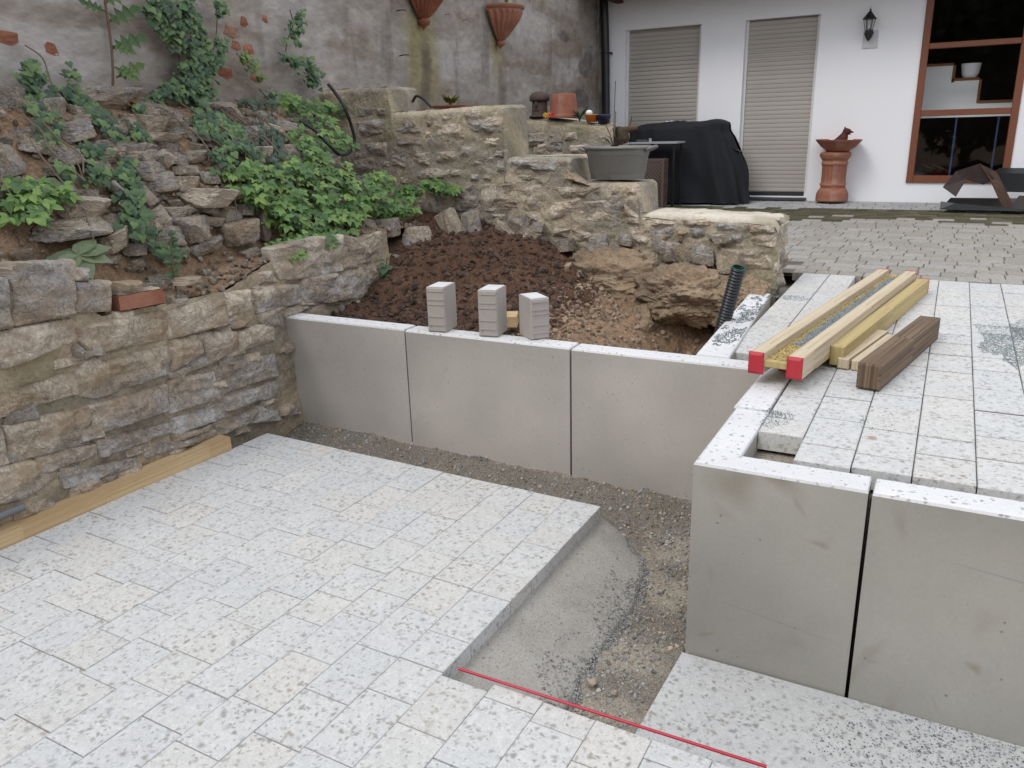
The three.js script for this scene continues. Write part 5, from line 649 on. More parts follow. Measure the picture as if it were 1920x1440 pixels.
{ // zinc tub with dry plant
  const zn = mat([0.34, 0.35, 0.355], { map: T.conc, r: 0.5, metalness: 0.5, bmp: B.conc, bs: 0.002 }), t = thing('zinc_tub', 'oval grey zinc tub standing on a step of the stone wall', 'tub', [-2.12, 1.292, -5.57]), ov = g => g.scale(1, 1, 0.66);
  mesh('body', ov(lathe([[0, 0.004], [0.192, 0.004], [0.196, 0.0], [0.2, 0.03], [0.203, 0.036], [0.205, 0.042], [0.223, 0.16], [0.227, 0.164], [0.227, 0.17], [0.236, 0.212], [0.23, 0.212], [0.198, 0.04], [0, 0.02]], 60)), zn, t);
  mesh('rim', ov(new THREE.TorusGeometry(0.238, 0.012, 8, 60).rotateX(Math.PI / 2).translate(0, 0.213, 0)), zn, t);
  for (const s of [-1, 1]) { mesh('handle', tube([[s * 0.215, 0.19, -0.05], [s * 0.262, 0.21, -0.05], [s * 0.283, 0.218, 0], [s * 0.262, 0.21, 0.05], [s * 0.215, 0.19, 0.05]], 0.011, 20, 8), zn, t); }
  mesh('soil', ov(new THREE.CylinderGeometry(0.222, 0.222, 0.004, 40).translate(0, 0.185, 0)), M.soilDark, t);
  const d = thing('dry_plant', 'bare brown twigs of a dried plant in the zinc tub', 'plant', [-2.15, 1.478, -5.57]), r = rng(131), tw = mat([0.07, 0.045, 0.035]);
  for (const p of [[[0, 0, 0], [0.0, 0.2, 0], [0.008, 0.47, 0]], [[0.01, 0, 0], [0.012, 0.14, 0.01], [0.012, 0.27, 0]], [[0.02, 0, 0], [0.07, 0.12, 0.01], [0.12, 0.18, 0], [0.13, 0.24, 0]]]) mesh('twig', tube(p, 0.0028, 14, 5), tw, d);
  for (let k = 0; k < 22; k++) { const a = r() * 6.28, l = 0.05 + 0.1 * r(); mesh('twig', tube([[0.02 * r(), 0, 0.02 * r()], [Math.cos(a) * l * 0.4, l * 0.7, Math.sin(a) * l * 0.3], [Math.cos(a) * l, l * (0.6 + 0.7 * r()), Math.sin(a) * l * 0.6]], 0.002 + 0.0015 * r(), 8, 4), tw, d); }
  const dw = blobMesh((x, y, z) => { let e = capsule(x, y, z, [-0.12, 0.08, 0], [-0.05, 0.03, 0], 0.03, 0.045); e = smin(e, capsule(x, y, z, [-0.05, 0.03, 0], [0.05, 0.0, 0], 0.03, 0.04), 0.03); e = smin(e, capsule(x, y, z, [0.06, -0.03, 0], [0.09, -0.05, 0], 0.055, 0.05), 0.03); e = smin(e, capsule(x, y, z, [0.05, 0.01, 0], [0.2, 0.03, 0], 0.03, 0.022), 0.02); return e + 0.006 * fbm(x * 30, y * 30, z * 30); }, [-0.18, -0.12, -0.08], [0.24, 0.14, 0.08], 0.009);
  const w = tag(mesh('driftwood', dw, mat([0.20, 0.15, 0.105], { map: T.mortar, r: 0.9 })), 'knobbly brown piece of driftwood behind the zinc tub', 'driftwood'); w.position.set(-2.70, 1.60, -7.0);
  const pst = tag(mesh('driftwood_post', box(0.05, 0.95, 0.05, -2.66, 1.1, -7.02), M.woodOld), 'short wooden post holding up the driftwood', 'post');
}
{ // things on the ledge
  const m = thing('mushroom_figure', 'dark brown carved mushroom shaped figure with a face on the ledge', 'figurine', [-3.42, 1.745, -6.98]), dk = mat([0.075, 0.05, 0.042], { r: 0.8, bmp: B.mortar, bs: 0.004 });
  mesh('body', lathe([[0, 0], [0.098, 0], [0.098, 0.012], [0.076, 0.02], [0.066, 0.15], [0.06, 0.165], [0, 0.165]], 24), dk, m); const cp = lathe([[0.055, 0.145], [0.082, 0.14], [0.09, 0.155], [0.086, 0.185], [0.066, 0.212], [0.03, 0.225], [0, 0.226]], 48); { const p = cp.attributes.position; for (let i = 0; i < p.count; i++) { const a = Math.atan2(p.getX(i), p.getZ(i)), k = 1 + 0.04 * Math.cos(a * 22) * (p.getY(i) < 0.22 ? 1 : 0); p.setX(i, p.getX(i) * k); p.setZ(i, p.getZ(i) * k); } cp.computeVertexNormals(); } mesh('cap', cp, dk, m);
  mesh('nose', new THREE.SphereGeometry(0.022, 12, 10).scale(0.8, 1.5, 1).translate(0.0, 0.11, 0.068), dk, m); mesh('mouth', box(0.05, 0.012, 0.014, 0, 0.066, 0.072), dk, m); for (const x of [-0.024, 0.024]) mesh('eye', new THREE.SphereGeometry(0.008, 8, 6).translate(x, 0.133, 0.064), M.black, m);
  const p = thing('upturned_pot', 'upside down red plastic flower pot on the ledge', 'pot', [-3.18, 1.733, -6.98]); mesh('body', lathe([[0.106, 0.205], [0, 0.205], [0.104, 0.206], [0.11, 0.2], [0.128, 0.03]].slice(2).concat([[0.128, 0.03]]), 40), M.clayRed, p); mesh('bottom', new THREE.CylinderGeometry(0.104, 0.104, 0.004, 40).translate(0, 0.205, 0), M.clayRed, p); mesh('rim', lathe([[0.128, 0.032], [0.137, 0.03], [0.139, 0.0], [0.13, 0.0]], 40), M.clayRed, p);
  const r = rng(141); [[-3.30, [0.62, 0.42, 0.02], 'yellow'], [-3.235, [0.50, 0.03, 0.02], 'red'], [-3.262, [0.62, 0.2, 0.12], 'salmon pink']].forEach(([x, c, n]) => { const f = thing('small_flower', n + ' flower lying in front of the red pot', 'flower', [x, 1.737, -6.86]), cm = mat(c, { r: 0.8 }); for (let k = 0; k < 7; k++) { const a = k / 7 * 6.28; mesh('petal', new THREE.SphereGeometry(0.014, 8, 6).scale(1, 0.5, 0.8).rotateZ(a).translate(Math.cos(a) * 0.018, 0.022 + Math.sin(a) * 0.014, 0.004 * r()), cm, f); } });
  const grow = (name, lab, x, y, z, n, h, c, seed) => { const t = thing(name, lab, 'plant', [x, y, z]), q = rng(seed), lm = mat(c, { r: 0.8 }); for (let k = 0; k < n; k++) { const a = q() * 6.28, l = h * (0.6 + 0.6 * q()); mesh('leaf', tube([[0, 0, 0], [Math.cos(a) * l * 0.3, l * 0.7, Math.sin(a) * l * 0.3], [Math.cos(a) * l * 0.8, l * (0.7 + 0.4 * q()), Math.sin(a) * l * 0.8]], 0.0045, 6, 4), lm, t); } return t; };
  grow('small_plant', 'small dark green plant between the red and orange pots', -3.01, 1.70, -6.95, 26, 0.085, [0.035, 0.07, 0.025], 142);
  const o = thing('orange_pot', 'small orange bowl on the ledge', 'pot', [-2.885, 1.69, -6.93]); mesh('body', lathe([[0, 0], [0.045, 0], [0.06, 0.055], [0.064, 0.06], [0.058, 0.062], [0.042, 0.012], [0, 0.01]], 24), mat([0.46, 0.12, 0.02], { r: 0.35 }), o); mesh('rim', new THREE.TorusGeometry(0.061, 0.005, 6, 24).rotateX(Math.PI / 2).translate(0, 0.06, 0), mat([0.40, 0.20, 0.03], { r: 0.4 }), o);
  const wb = tag(mesh('white_ball', new THREE.SphereGeometry(0.028, 16, 12).scale(1.1, 0.9, 1), mat([0.8, 0.8, 0.8], { r: 0.4 })), 'white ball lying in the orange bowl', 'ball'); wb.position.set(-2.91, 1.768, -6.93);
  const b = thing('blue_pot', 'small dark blue glazed pot at the end of the ledge', 'pot', [-2.775, 1.683, -6.94]); mesh('body', lathe([[0, 0], [0.05, 0], [0.062, 0.05], [0.06, 0.064], [0.054, 0.064], [0.048, 0.012], [0, 0.01]], 24), mat([0.012, 0.012, 0.04], { r: 0.25 }), b); mesh('rim', new THREE.TorusGeometry(0.059, 0.005, 6, 24).rotateX(Math.PI / 2).translate(0, 0.064, 0), mat([0.03, 0.03, 0.07], { r: 0.3 }), b);
  const s = thing('saucer', 'flat terracotta saucer on the top of the stepped wall', 'saucer', [-3.52, 1.818, -5.58]); mesh('dish', lathe([[0, 0], [0.12, 0], [0.142, 0.018], [0.136, 0.02], [0.118, 0.006], [0, 0.006]], 32), M.clayRed, s);
  const suc = grow('succulent', 'low cushion of yellow green succulent in the saucer', -3.50, 1.825, -5.58, 110, 0.075, [0.12, 0.12, 0.025], 143);
}
{ // wall planters
  const planter = (name, lab, y, z, s, flutes, mt) => {
    const t = thing(name, lab, 'planter', [-4.585, y, z]); t.scale.set(s * 1.38, s * 0.86, s * 1.38);
    const prof = [[0.03, 0.0], [0.05, 0.02], [0.08, 0.07], [0.12, 0.15], [0.16, 0.24], [0.185, 0.32], [0.192, 0.36]];
    const g = gridSurf(110, 24, (u, v) => { const a = lerp(-Math.PI / 2, Math.PI / 2, u), k = v * (prof.length - 1), i = Math.min(prof.length - 2, Math.floor(k)), f = k - i, R = lerp(prof[i][0], prof[i + 1][0], f), y2 = lerp(prof[i][1], prof[i + 1][1], f), q = R * (1 + 0.045 * Math.cos(a * flutes) * sstep(0, 0.25, v) * (1 - sstep(0.82, 0.9, v))); return [Math.cos(a) * q, y2, Math.sin(a) * q, a * 0.2, y2]; });
    mesh('bowl', g, mt, t);
    const half = (pts, n = 40) => new THREE.LatheGeometry(pts.map(p => new THREE.Vector2(...p)), n, 0, Math.PI);
    mesh('rim', half([[0.185, 0.355], [0.198, 0.36], [0.208, 0.385], [0.204, 0.405], [0.19, 0.408], [0.18, 0.40]]), mt, t); const soil = new THREE.CircleGeometry(0.185, 30, -Math.PI / 2, Math.PI).rotateX(-Math.PI / 2).translate(0, 0.39, 0); mesh('soil', soil, M.soilDark, t);
    mesh('knob', new THREE.SphereGeometry(0.036, 16, 12).scale(1, 1.1, 1).translate(0.012, -0.028, 0), mt, t); mesh('tip', new THREE.ConeGeometry(0.02, 0.045, 10).rotateX(Math.PI).translate(0.008, -0.078, 0), mt, t); mesh('back_plate', box(0.015, 0.42, 0.36, -0.004, 0.19, 0), mt, t); t.children[t.children.length - 1].visible = true; t.remove(t.children[t.children.length - 1]); return t;
  };
  planter('wall_planter', 'large fluted terracotta planter hanging on the rendered wall', 2.66, -6.88, 1.2, 26, mat([0.50, 0.44, 0.42], { map: T.clay }));
  planter('wall_planter', 'smaller orange terracotta planter with a green shoot on the rendered wall', 2.575, -8.38, 1.0, 22, M.clay);
  const t = thing('green_shoots', 'light green feathery shoots growing from the smaller wall planter', 'plant', [-4.47, 2.90, -8.35]), r = rng(151), lm = mat([0.16, 0.26, 0.06], { r: 0.8 }); for (let k = 0; k < 30; k++) { const a = r() * 6.28, l = 0.1 + 0.14 * r(); mesh('shoot', tube([[0, 0, 0], [Math.cos(a) * 0.02, l * 0.6, Math.sin(a) * 0.02], [Math.cos(a) * 0.05, l, Math.sin(a) * 0.05]], 0.004, 6, 4), lm, t); }
  [[2.69, -6.50, 'rusty nail above the patch of algae on the rendered wall'], [2.315, -6.50, 'rusty nail beside the yellow algae streak'], [2.74, -7.32, 'small iron nail between the two planters'], [2.72, -7.65, 'small iron nail close to the smaller planter']].forEach(([y, z, l], k) => { const q = tag(mesh('wall_nail', merge([bar([0, 0, 0], [0.05, 0.005, 0.01], 0.006), bar([0.05, 0.005, 0.01], [0.055, 0.01, -0.07], 0.005)]), mat([0.04, 0.03, 0.028], { r: 0.7 })), l, 'nail'); q.position.set(-4.605, y, z); if (k > 1) q.scale.setScalar(0.5); });
}
{ // hoses, pipes
  tag(mesh('garden_hose', tube([[-4.13,1.996,-4.915],[-4.0,1.939,-4.819],[-3.88,1.834,-4.763],[-3.88,1.689,-4.832],[-3.88,1.596,-4.85],[-3.88,1.524,-4.779],[-3.88,1.509,-4.676],[-3.88,1.567,-4.58],[-3.96,1.675,-4.529],[-4.08,1.745,-4.517]], 0.012, 60, 8), M.blackRubber), 'black hose hanging in a loop over the left end of the stepped wall', 'hose');
  tag(mesh('hose_end', tube([[-3.88, 1.88, -5.62], [-3.832, 1.918, -5.6], [-3.757, 1.899, -5.58], [-3.662, 1.832, -5.55]], 0.011, 24, 8), M.blackRubber), 'short black hose end on the wall top beside the saucer', 'hose');
  const a = V3(-1.085, 0.36, -4.42), b = V3(-0.952, 0.915, -4.32), n = 64, prof = []; for (let k = 0; k <= n; k++) { const y = k / n; prof.push(new THREE.Vector2(0.036 + 0.0035 * (k % 2 ? 1 : -1), y * a.distanceTo(b))); }
  const t = thing('corrugated_pipe', 'black corrugated drain pipe sticking out of the pit', 'pipe', [a.x, a.y, a.z]); t.quaternion.setFromUnitVectors(V3(0, 1, 0), b.clone().sub(a).normalize()); mesh('tube', toCreasedNormals(new THREE.LatheGeometry(prof, 28), 0.2), mat([0.012, 0.013, 0.018], { r: 0.4 }), t); mesh('inner_lining', new THREE.CylinderGeometry(0.0315, 0.0315, 0.56, 24, 1, true).translate(0, 0.29, 0), mat([0.01, 0.05, 0.035], { r: 0.4 }), t); mesh('end_ring', new THREE.TorusGeometry(0.035, 0.003, 6, 28).rotateX(Math.PI / 2).translate(0, a.distanceTo(b), 0), mat([0.02, 0.10, 0.07], { r: 0.4 }), t);
  tag(mesh('grey_pipe', tube([[-3.37,0.145,-1.57],[-3.37,0.156,-1.66],[-3.37,0.155,-1.763]], 0.017, 10, 12), mat([0.14, 0.15, 0.155], { r: 0.5 })), 'thin grey pipe lying between the timber and the stone wall', 'pipe');
}
function beamUV(g, along = 'z') { g = g.index ? g.toNonIndexed() : g; const p = g.attributes.position, nrm = g.attributes.normal, uv = new Float32Array(p.count * 2); for (let i = 0; i < p.count; i++) { const e = along === 'z' ? Math.abs(nrm.getZ(i)) > 0.7 : false; uv[i * 2] = e ? p.getX(i) * 0.4 : p.getZ(i); uv[i * 2 + 1] = Math.abs(nrm.getX(i)) > 0.7 ? p.getY(i) : p.getX(i); } g.setAttribute('uv', new THREE.BufferAttribute(uv, 2)); return g; }
const timber = (w, h, d, c = 0.004) => beamUV(chamferBox(w, h, d, c));
{ // timber edge beside the lower paving
  const m = tag(mesh('timber_batten', timber(0.092, 0.072, 2.3), M.wood), 'long pale squared timber lying along the edge of the lower paving', 'timber'); m.position.set(-3.373, 0.058, -1.715); m.rotation.y = -0.015;
}
{ // formwork beams
  const G = 'red capped formwork beams', red = mat([0.46, 0.025, 0.04], { r: 0.45 });
  const beam = (lab, len, mats, short) => { const t = thing('formwork_beam', lab, 'beam', [0, 0, 0], 0, G); const fl = timber(0.062, 0.09, len, 0.005); for (const s of [-1, 1]) { const f = mesh('flange', fl, mats[0], t); f.position.set(s * 0.08, 0.045, 0); for (const e of [-1, 1]) { const cp = mesh('end_cap', chamferBox(0.066, 0.096, 0.026, 0.012), red, t); cp.position.set(s * 0.08, 0.045, e * (len / 2 - 0.006)); } } if (short) { t.children.filter(o => o.position.x > 0 && o.position.z > len / 2 - 0.1).forEach(o => t.remove(o)); t.children.filter(o => o.name === 'flange' && o.position.x > 0).forEach(o => { o.scale.z = (len - 0.2) / len; o.position.z = -0.1; }); } const w = mesh('web', timber(0.1, 0.027, len - 0.02, 0.002), mats[1], t); w.position.set(0, 0.045, 0); return t; };
  const b1 = beam('upper formwork beam with grit in its channel and red end caps', 2.32, [M.woodPale, M.woodYellow]), b2 = beam('yellowish formwork beam underneath the upper one', 2.08, [M.woodYellow, M.woodYellow], true);
  const yaw = Math.atan2(-(-0.317), 2.28); b1.rotation.y = -yaw; b1.position.set(-0.40, 0.643, -4.46); b2.rotation.y = -yaw - 0.01; b2.position.set(-0.318, 0.606, -4.54);
  const gr = (lab, n, seed, f, c, sc) => { const im = scatter('grit_in_channel', lab, PEBBLES[0], mat([1, 1, 1], { r: 0.95 }), n, seed, r => { const z = lerp(-1.1, 1.12, r()), x = f(r, z); if (x === null || Math.abs(x) > 0.046) return null; const s = sc * (0.6 + r()), t = 0.55 + 0.8 * r(); return [x, 0.0595 + s * 0.3, z, s, c.map(q => q * t)]; }); im.position.copy(b1.position); im.rotation.copy(b1.rotation); };
  gr('blue grey grit heaped along the channel of the upper beam', 5200, 161, (r, z) => { if (z > 0.86 || z < -1.02) return null; return 0.012 + (r() - 0.5 + r() - 0.5) * 0.045 + 0.012 * fbm(z * 4, 1, 1); }, [0.21, 0.245, 0.27], 0.006);
  gr('yellow sand and sawdust strewn in the beam channel', 3600, 162, (r, z) => (r() - 0.5) * 0.092, [0.50, 0.38, 0.15], 0.0045);
}
{ // other timbers on the terrace
  const m = tag(mesh('old_timber', timber(0.092, 0.108, 1.02, 0.008), M.woodOld), 'dark weathered squared timber lying on the terrace', 'timber'); m.position.set(-0.112, upY(0, -3.9) + 0.058, -3.92); m.rotation.y = -0.19;
  const a = tag(mesh('short_board', timber(0.05, 0.05, 0.62, 0.006), M.woodPale), 'short pinkish board between the beams and the dark timber', 'board'); a.position.set(-0.275, upY(0, -3.9) + 0.028, -3.99); a.rotation.y = -0.19;
  const b = tag(mesh('short_board', timber(0.045, 0.045, 0.56, 0.004), M.woodPale), 'short pale board right against the dark timber', 'board'); b.position.set(-0.225, upY(0, -3.9) + 0.025, -3.96); b.rotation.y = -0.19;
}
{ // three upright blocks
  const G = 'concrete blocks standing on the panel wall', cm = mat([0.62, 0.59, 0.58], { map: T.conc, bmp: B.conc, bs: 0.001 });
  const block = (lab, x, z, ry, h) => { const t = thing('concrete_block', lab, 'block', [x, 0.613, z], ry, G), W = 0.105, D = 0.165; mesh('body', chamferBox(W, h, D, 0.006).translate(0, h / 2, 0), cm, t); for (const y of [0.16, 0.35, 0.62, 0.73, 0.92].map(k => k * h)) mesh('rib', box(W - 0.014, 0.008, 0.008, 0, y, D / 2), cm, t); mesh('top_print', new THREE.PlaneGeometry(W - 0.014, D - 0.014).rotateX(-Math.PI / 2).translate(0, h + 0.0015, 0), M.cap, t).userData.label = 'rain spotted top'; t.traverse(o => { if (o.name === 'top_print') o.name = 'top'; }); return t; };
  block('upright ribbed concrete block nearest the rough stone wall on the panel edge', -2.385, -3.615, 0.16, 0.243); block('middle one of the three upright ribbed concrete blocks', -2.075, -3.63, 0.18, 0.245); block('shorter upright concrete block turned the other way beside the other two', -1.845, -3.66, 0.86, 0.212);
}
{ // loose brick, chips
  const t = thing('loose_brick', 'loose red brick with old mortar lying on the stone wall', 'brick', [-3.49, 0.868, -2.565], 1.42); mesh('clay', (() => { const g = new THREE.BoxGeometry(0.23, 0.07, 0.11, 14, 5, 7), p = g.attributes.position; for (let i = 0; i < p.count; i++) { const x = p.getX(i), y = p.getY(i), z = p.getZ(i), q = 0.006 * fbm(x * 20, y * 20, z * 20); p.setXYZ(i, x * (1 + q * 3), y + q, z * (1 + q * 4)); } g.computeVertexNormals(); return boxUV(g).translate(0, 0.035, 0); })(), M.brick, t); mesh('mortar_crust', (() => { const g = gridSurf(14, 8, (u, v) => [lerp(-0.11, 0.112, u), 0.074 + 0.008 * fbm(u * 9, v * 6, 2), lerp(0.05, -0.05, v), u * 0.2, v * 0.1]); return g; })(), M.mortar, t);
  const c = (lab, x, y, z, s, k) => { const m = tag(mesh('stone_chip', ROCKS[k], mat([0.74, 0.70, 0.66], { map: T.stone })), lab, 'stone'); m.position.set(x, y, z); m.scale.set(s, s * 0.7, s * 1.3); };
  c('small whitish stone chip lying in the gravel trench', -0.885, -0.168, -2.15, 0.03, 2); c('orange beige stone chip lying in the gravel trench', -0.80, -0.165, -2.13, 0.02, 4); c('pale lump of concrete in the open slot behind the corner panel', -0.465, 0.50, -2.66, 0.08, 6);
  const lf = tag(mesh('fallen_leaf', new THREE.SphereGeometry(0.010, 8, 4, 0, 3.4, 0.3, 1.2).scale(1.5, 0.7, 0.8), mat([0.46, 0.27, 0.21], { r: 0.8 })), 'curled pinkish leaf lying on the terrace pavers', 'leaf'); lf.position.set(-0.141, 0.593, -2.875);
  const lt = tag(mesh('red_lath', (() => { const g = chamferBox(0.96, 0.009, 0.008, 0.002); return g; })(), mat([0.42, 0.01, 0.035], { r: 0.4 })), 'thin red guide lath along the front edge of the unfinished paving', 'lath'); lt.position.set(-0.735, -0.003, -1.836); lt.rotation.set(0, 0.033, -0.018);
}

// ---------------------------------------------------------------- plants
const leafM = cs => cs.map(c => mat(c, { r: 0.55, transmission: 0.18, thickness: 0, side: THREE.DoubleSide }));
function fan(out, c, lift) { const pos = [], n = out.length; for (let i = 0; i < n; i++) { const a = out[i], b = out[(i + 1) % n]; pos.push(...c, ...a, ...b); } const g = new THREE.BufferGeometry(); g.setAttribute('position', new THREE.Float32BufferAttribute(pos, 3)); g.setAttribute('uv', new THREE.Float32BufferAttribute(new Float32Array(n * 6), 2)); g.computeVertexNormals(); return g; }
const ivyLeaf = (() => { const h = [[0, -0.02, 0], [0.2, -0.2, -0.03], [0.42, -0.1, -0.06], [0.5, 0.12, -0.07], [0.36, 0.26, -0.04], [0.24, 0.48, -0.05]]; const out = [...h, [0, 0.8, -0.12], ...h.slice(1).reverse().map(p => [-p[0], p[1], p[2]])]; return fan(out, [0, 0.16, 0.05]); })();
const leaflet = (sx, sy, rot, ox, oy) => { const o = [[0, 0, 0], [0.22, 0.15, 0.05], [0.30, 0.4, 0.06], [0.2, 0.7, 0.02], [0, 1, -0.08], [-0.2, 0.7, 0.02], [-0.30, 0.4, 0.06], [-0.22, 0.15, 0.05]]; const g = fan(o, [0, 0.42, -0.02]); g.scale(sx, sy, sy); g.rotateZ(rot); g.translate(ox, oy, 0); return g; };
const brambleLeaf = merge([leaflet(0.62, 0.62, 0, 0, 0.28), leaflet(0.5, 0.5, 1.15, -0.02, 0.22), leaflet(0.5, 0.5, -1.15, 0.02, 0.22), bar([0, 0, 0], [0, 0.3, 0], 0.012, 3)]);
const ovalLeaf = leaflet(1, 1, 0, 0, 0);
function putLeaf(g, m, parent, p, nrm, tip, s) { const me = mesh('leaf', g, m, parent); const z = nrm.clone().normalize(), y = tip.clone().sub(z.clone().multiplyScalar(tip.dot(z))).normalize(), x = y.clone().cross(z); me.quaternion.setFromRotationMatrix(new THREE.Matrix4().makeBasis(x, y, z)); me.position.copy(p); me.scale.setScalar(s); return me; }
function leafMatrix(p, nrm, tip, s) { const z = nrm.clone().normalize(), y = tip.clone().sub(z.clone().multiplyScalar(tip.dot(z))).normalize(), x = y.clone().cross(z); return new THREE.Matrix4().makeBasis(x, y, z).scale(V3(s, s, s)).setPosition(p); }
const ivyMats = { dark: leafM([[0.06, 0.125, 0.05], [0.085, 0.16, 0.06], [0.042, 0.092, 0.048], [0.14, 0.23, 0.075]]), gold: leafM([[0.14, 0.20, 0.045], [0.10, 0.16, 0.045], [0.18, 0.24, 0.06]]), grey: leafM([[0.055, 0.10, 0.06], [0.07, 0.115, 0.075], [0.045, 0.085, 0.055]]) };
function ivy(key, lab, mats, dens, size, seed, spread = 0.7, cap = 300) {
  const t = thing('ivy', lab, 'plant'), r = rng(seed), stemM = mat([0.12, 0.085, 0.055]); const list = [];
  for (const [pts, w] of IVY[key]) {
    const curve = new THREE.CatmullRomCurve3(pts.map(p => V3(p[0] + 0.05, p[1], p[2]))), L = curve.getLength();
    mesh('stem', new THREE.TubeGeometry(curve, 30, 0.004, 5), stemM, t);
    const n = Math.round(L * w * dens) + 4; for (let k = 0; k < n; k++) { const u = r(), p = curve.getPoint(u), tg = curve.getTangent(u), side = tg.clone().cross(V3(1, 0.2, 0.2)).normalize(), o = (r() + r() - 1) * w * spread; p.addScaledVector(side, o).add(V3(0.02 + 0.07 * r(), 0, 0)); if (fbm(p.y * 5, p.z * 5, seed) < -0.16) continue; list.push([p, V3(1, 0.35 + 0.5 * r(), 0.25 + (r() - 0.5)).add(V3((r() - 0.5) * 0.5, 0, 0)), V3((r() - 0.5) * 0.3, -1, (r() - 0.5) * 1.3), size * (0.4 + 0.85 * r()), r() < 0.01 ? 0 : Math.floor(r() * mats.length)]); }
  }
  list.sort((a, b) => b[3] - a[3]);
  list.slice(0, cap).forEach(q => putLeaf(ivyLeaf, mats[q[4]], t, q[0], q[1], q[2], q[3]));
  const rest = list.slice(cap); if (rest.length) { const im = new THREE.InstancedMesh(ivyLeaf, leafM([[1, 1, 1]])[0], rest.length); rest.forEach((q, i) => { im.setMatrixAt(i, leafMatrix(q[0], q[1], q[2], q[3])); im.setColorAt(i, mats[q[4]].color); }); im.name = 'foliage'; im.userData.kind = 'stuff'; im.castShadow = im.receiveShadow = true; t.add(im); }
  return t;
}
ivy('main', 'big dark green ivy hanging down the middle of the rendered wall', ivyMats.dark, 4200, 0.049, 171, 0.8);
ivy('right', 'small separate ivy patch on the bare render between the bricks and the hose', ivyMats.dark, 2200, 0.048, 172);
ivy('gold', 'yellowish green ivy sprig growing over the bare bricks', ivyMats.gold, 2400, 0.044, 173);
ivy('left', 'dark ivy trailing over the rubble below the tall thistle like plant', ivyMats.dark, 2600, 0.050, 174, 1.0);
ivy('grey', 'dull small leaved ivy behind the bramble bush', ivyMats.grey, 1300, 0.042, 175);
const brM = leafM([[0.12, 0.23, 0.055], [0.09, 0.185, 0.045], [0.165, 0.29, 0.065], [0.065, 0.14, 0.04], [0.21, 0.33, 0.075]]);
function bush(lab, blobs, n, size, seed, cap) {
  const t = thing('bramble_bush', lab, 'bush'), r = rng(seed), sm = mat([0.16, 0.09, 0.055]), list = [];
  for (const [x, y, z, a, b] of blobs) {
    mesh('stem', tube([[x - 0.22, y - 0.12, z - 0.02], [x - 0.08, y + 0.02, z], [x + 0.10, y - 0.02, z + 0.03 * r()]], 0.0035, 12, 5), sm, t);
    for (let k = 0; k < n; k++) { const c = r() * 6.28, q = Math.sqrt(r()), d = r(); const p = V3(x + 0.04 + 0.17 * d, y + Math.sin(c) * q * b * 0.95 - 0.02, z + Math.cos(c) * q * a * 0.95); list.push([p, V3(0.5 + 0.5 * r(), 0.75 + 0.5 * r(), 0.35 + (r() - 0.5) * 0.9), V3(0.5 + (r() - 0.5), -0.45 * r(), (r() - 0.5) * 2), size * (0.55 + 0.7 * r()), Math.floor(r() * 5), d]); }
  }
  list.sort((p, q) => q[5] - p[5]); list.slice(0, cap).forEach(q => putLeaf(brambleLeaf, brM[q[4]], t, q[0], q[1], q[2], q[3]));
  const rest = list.slice(cap); if (rest.length) { const im = new THREE.InstancedMesh(brambleLeaf, leafM([[1, 1, 1]])[0], rest.length); rest.forEach((q, i) => { im.setMatrixAt(i, leafMatrix(q[0], q[1], q[2], q[3])); im.setColorAt(i, brM[q[4]].color); }); im.name = 'foliage'; im.userData.kind = 'stuff'; im.castShadow = im.receiveShadow = true; t.add(im); }
  return t;
}
bush('large bright green bramble bush sprawling over the bank beside the stepped wall', BRAMBLE, 46, 0.084, 181, 300);
bush('low bright green bramble on the bank by the old mortar slab', BRAMBLE_LOW, 22, 0.085, 182, 100);
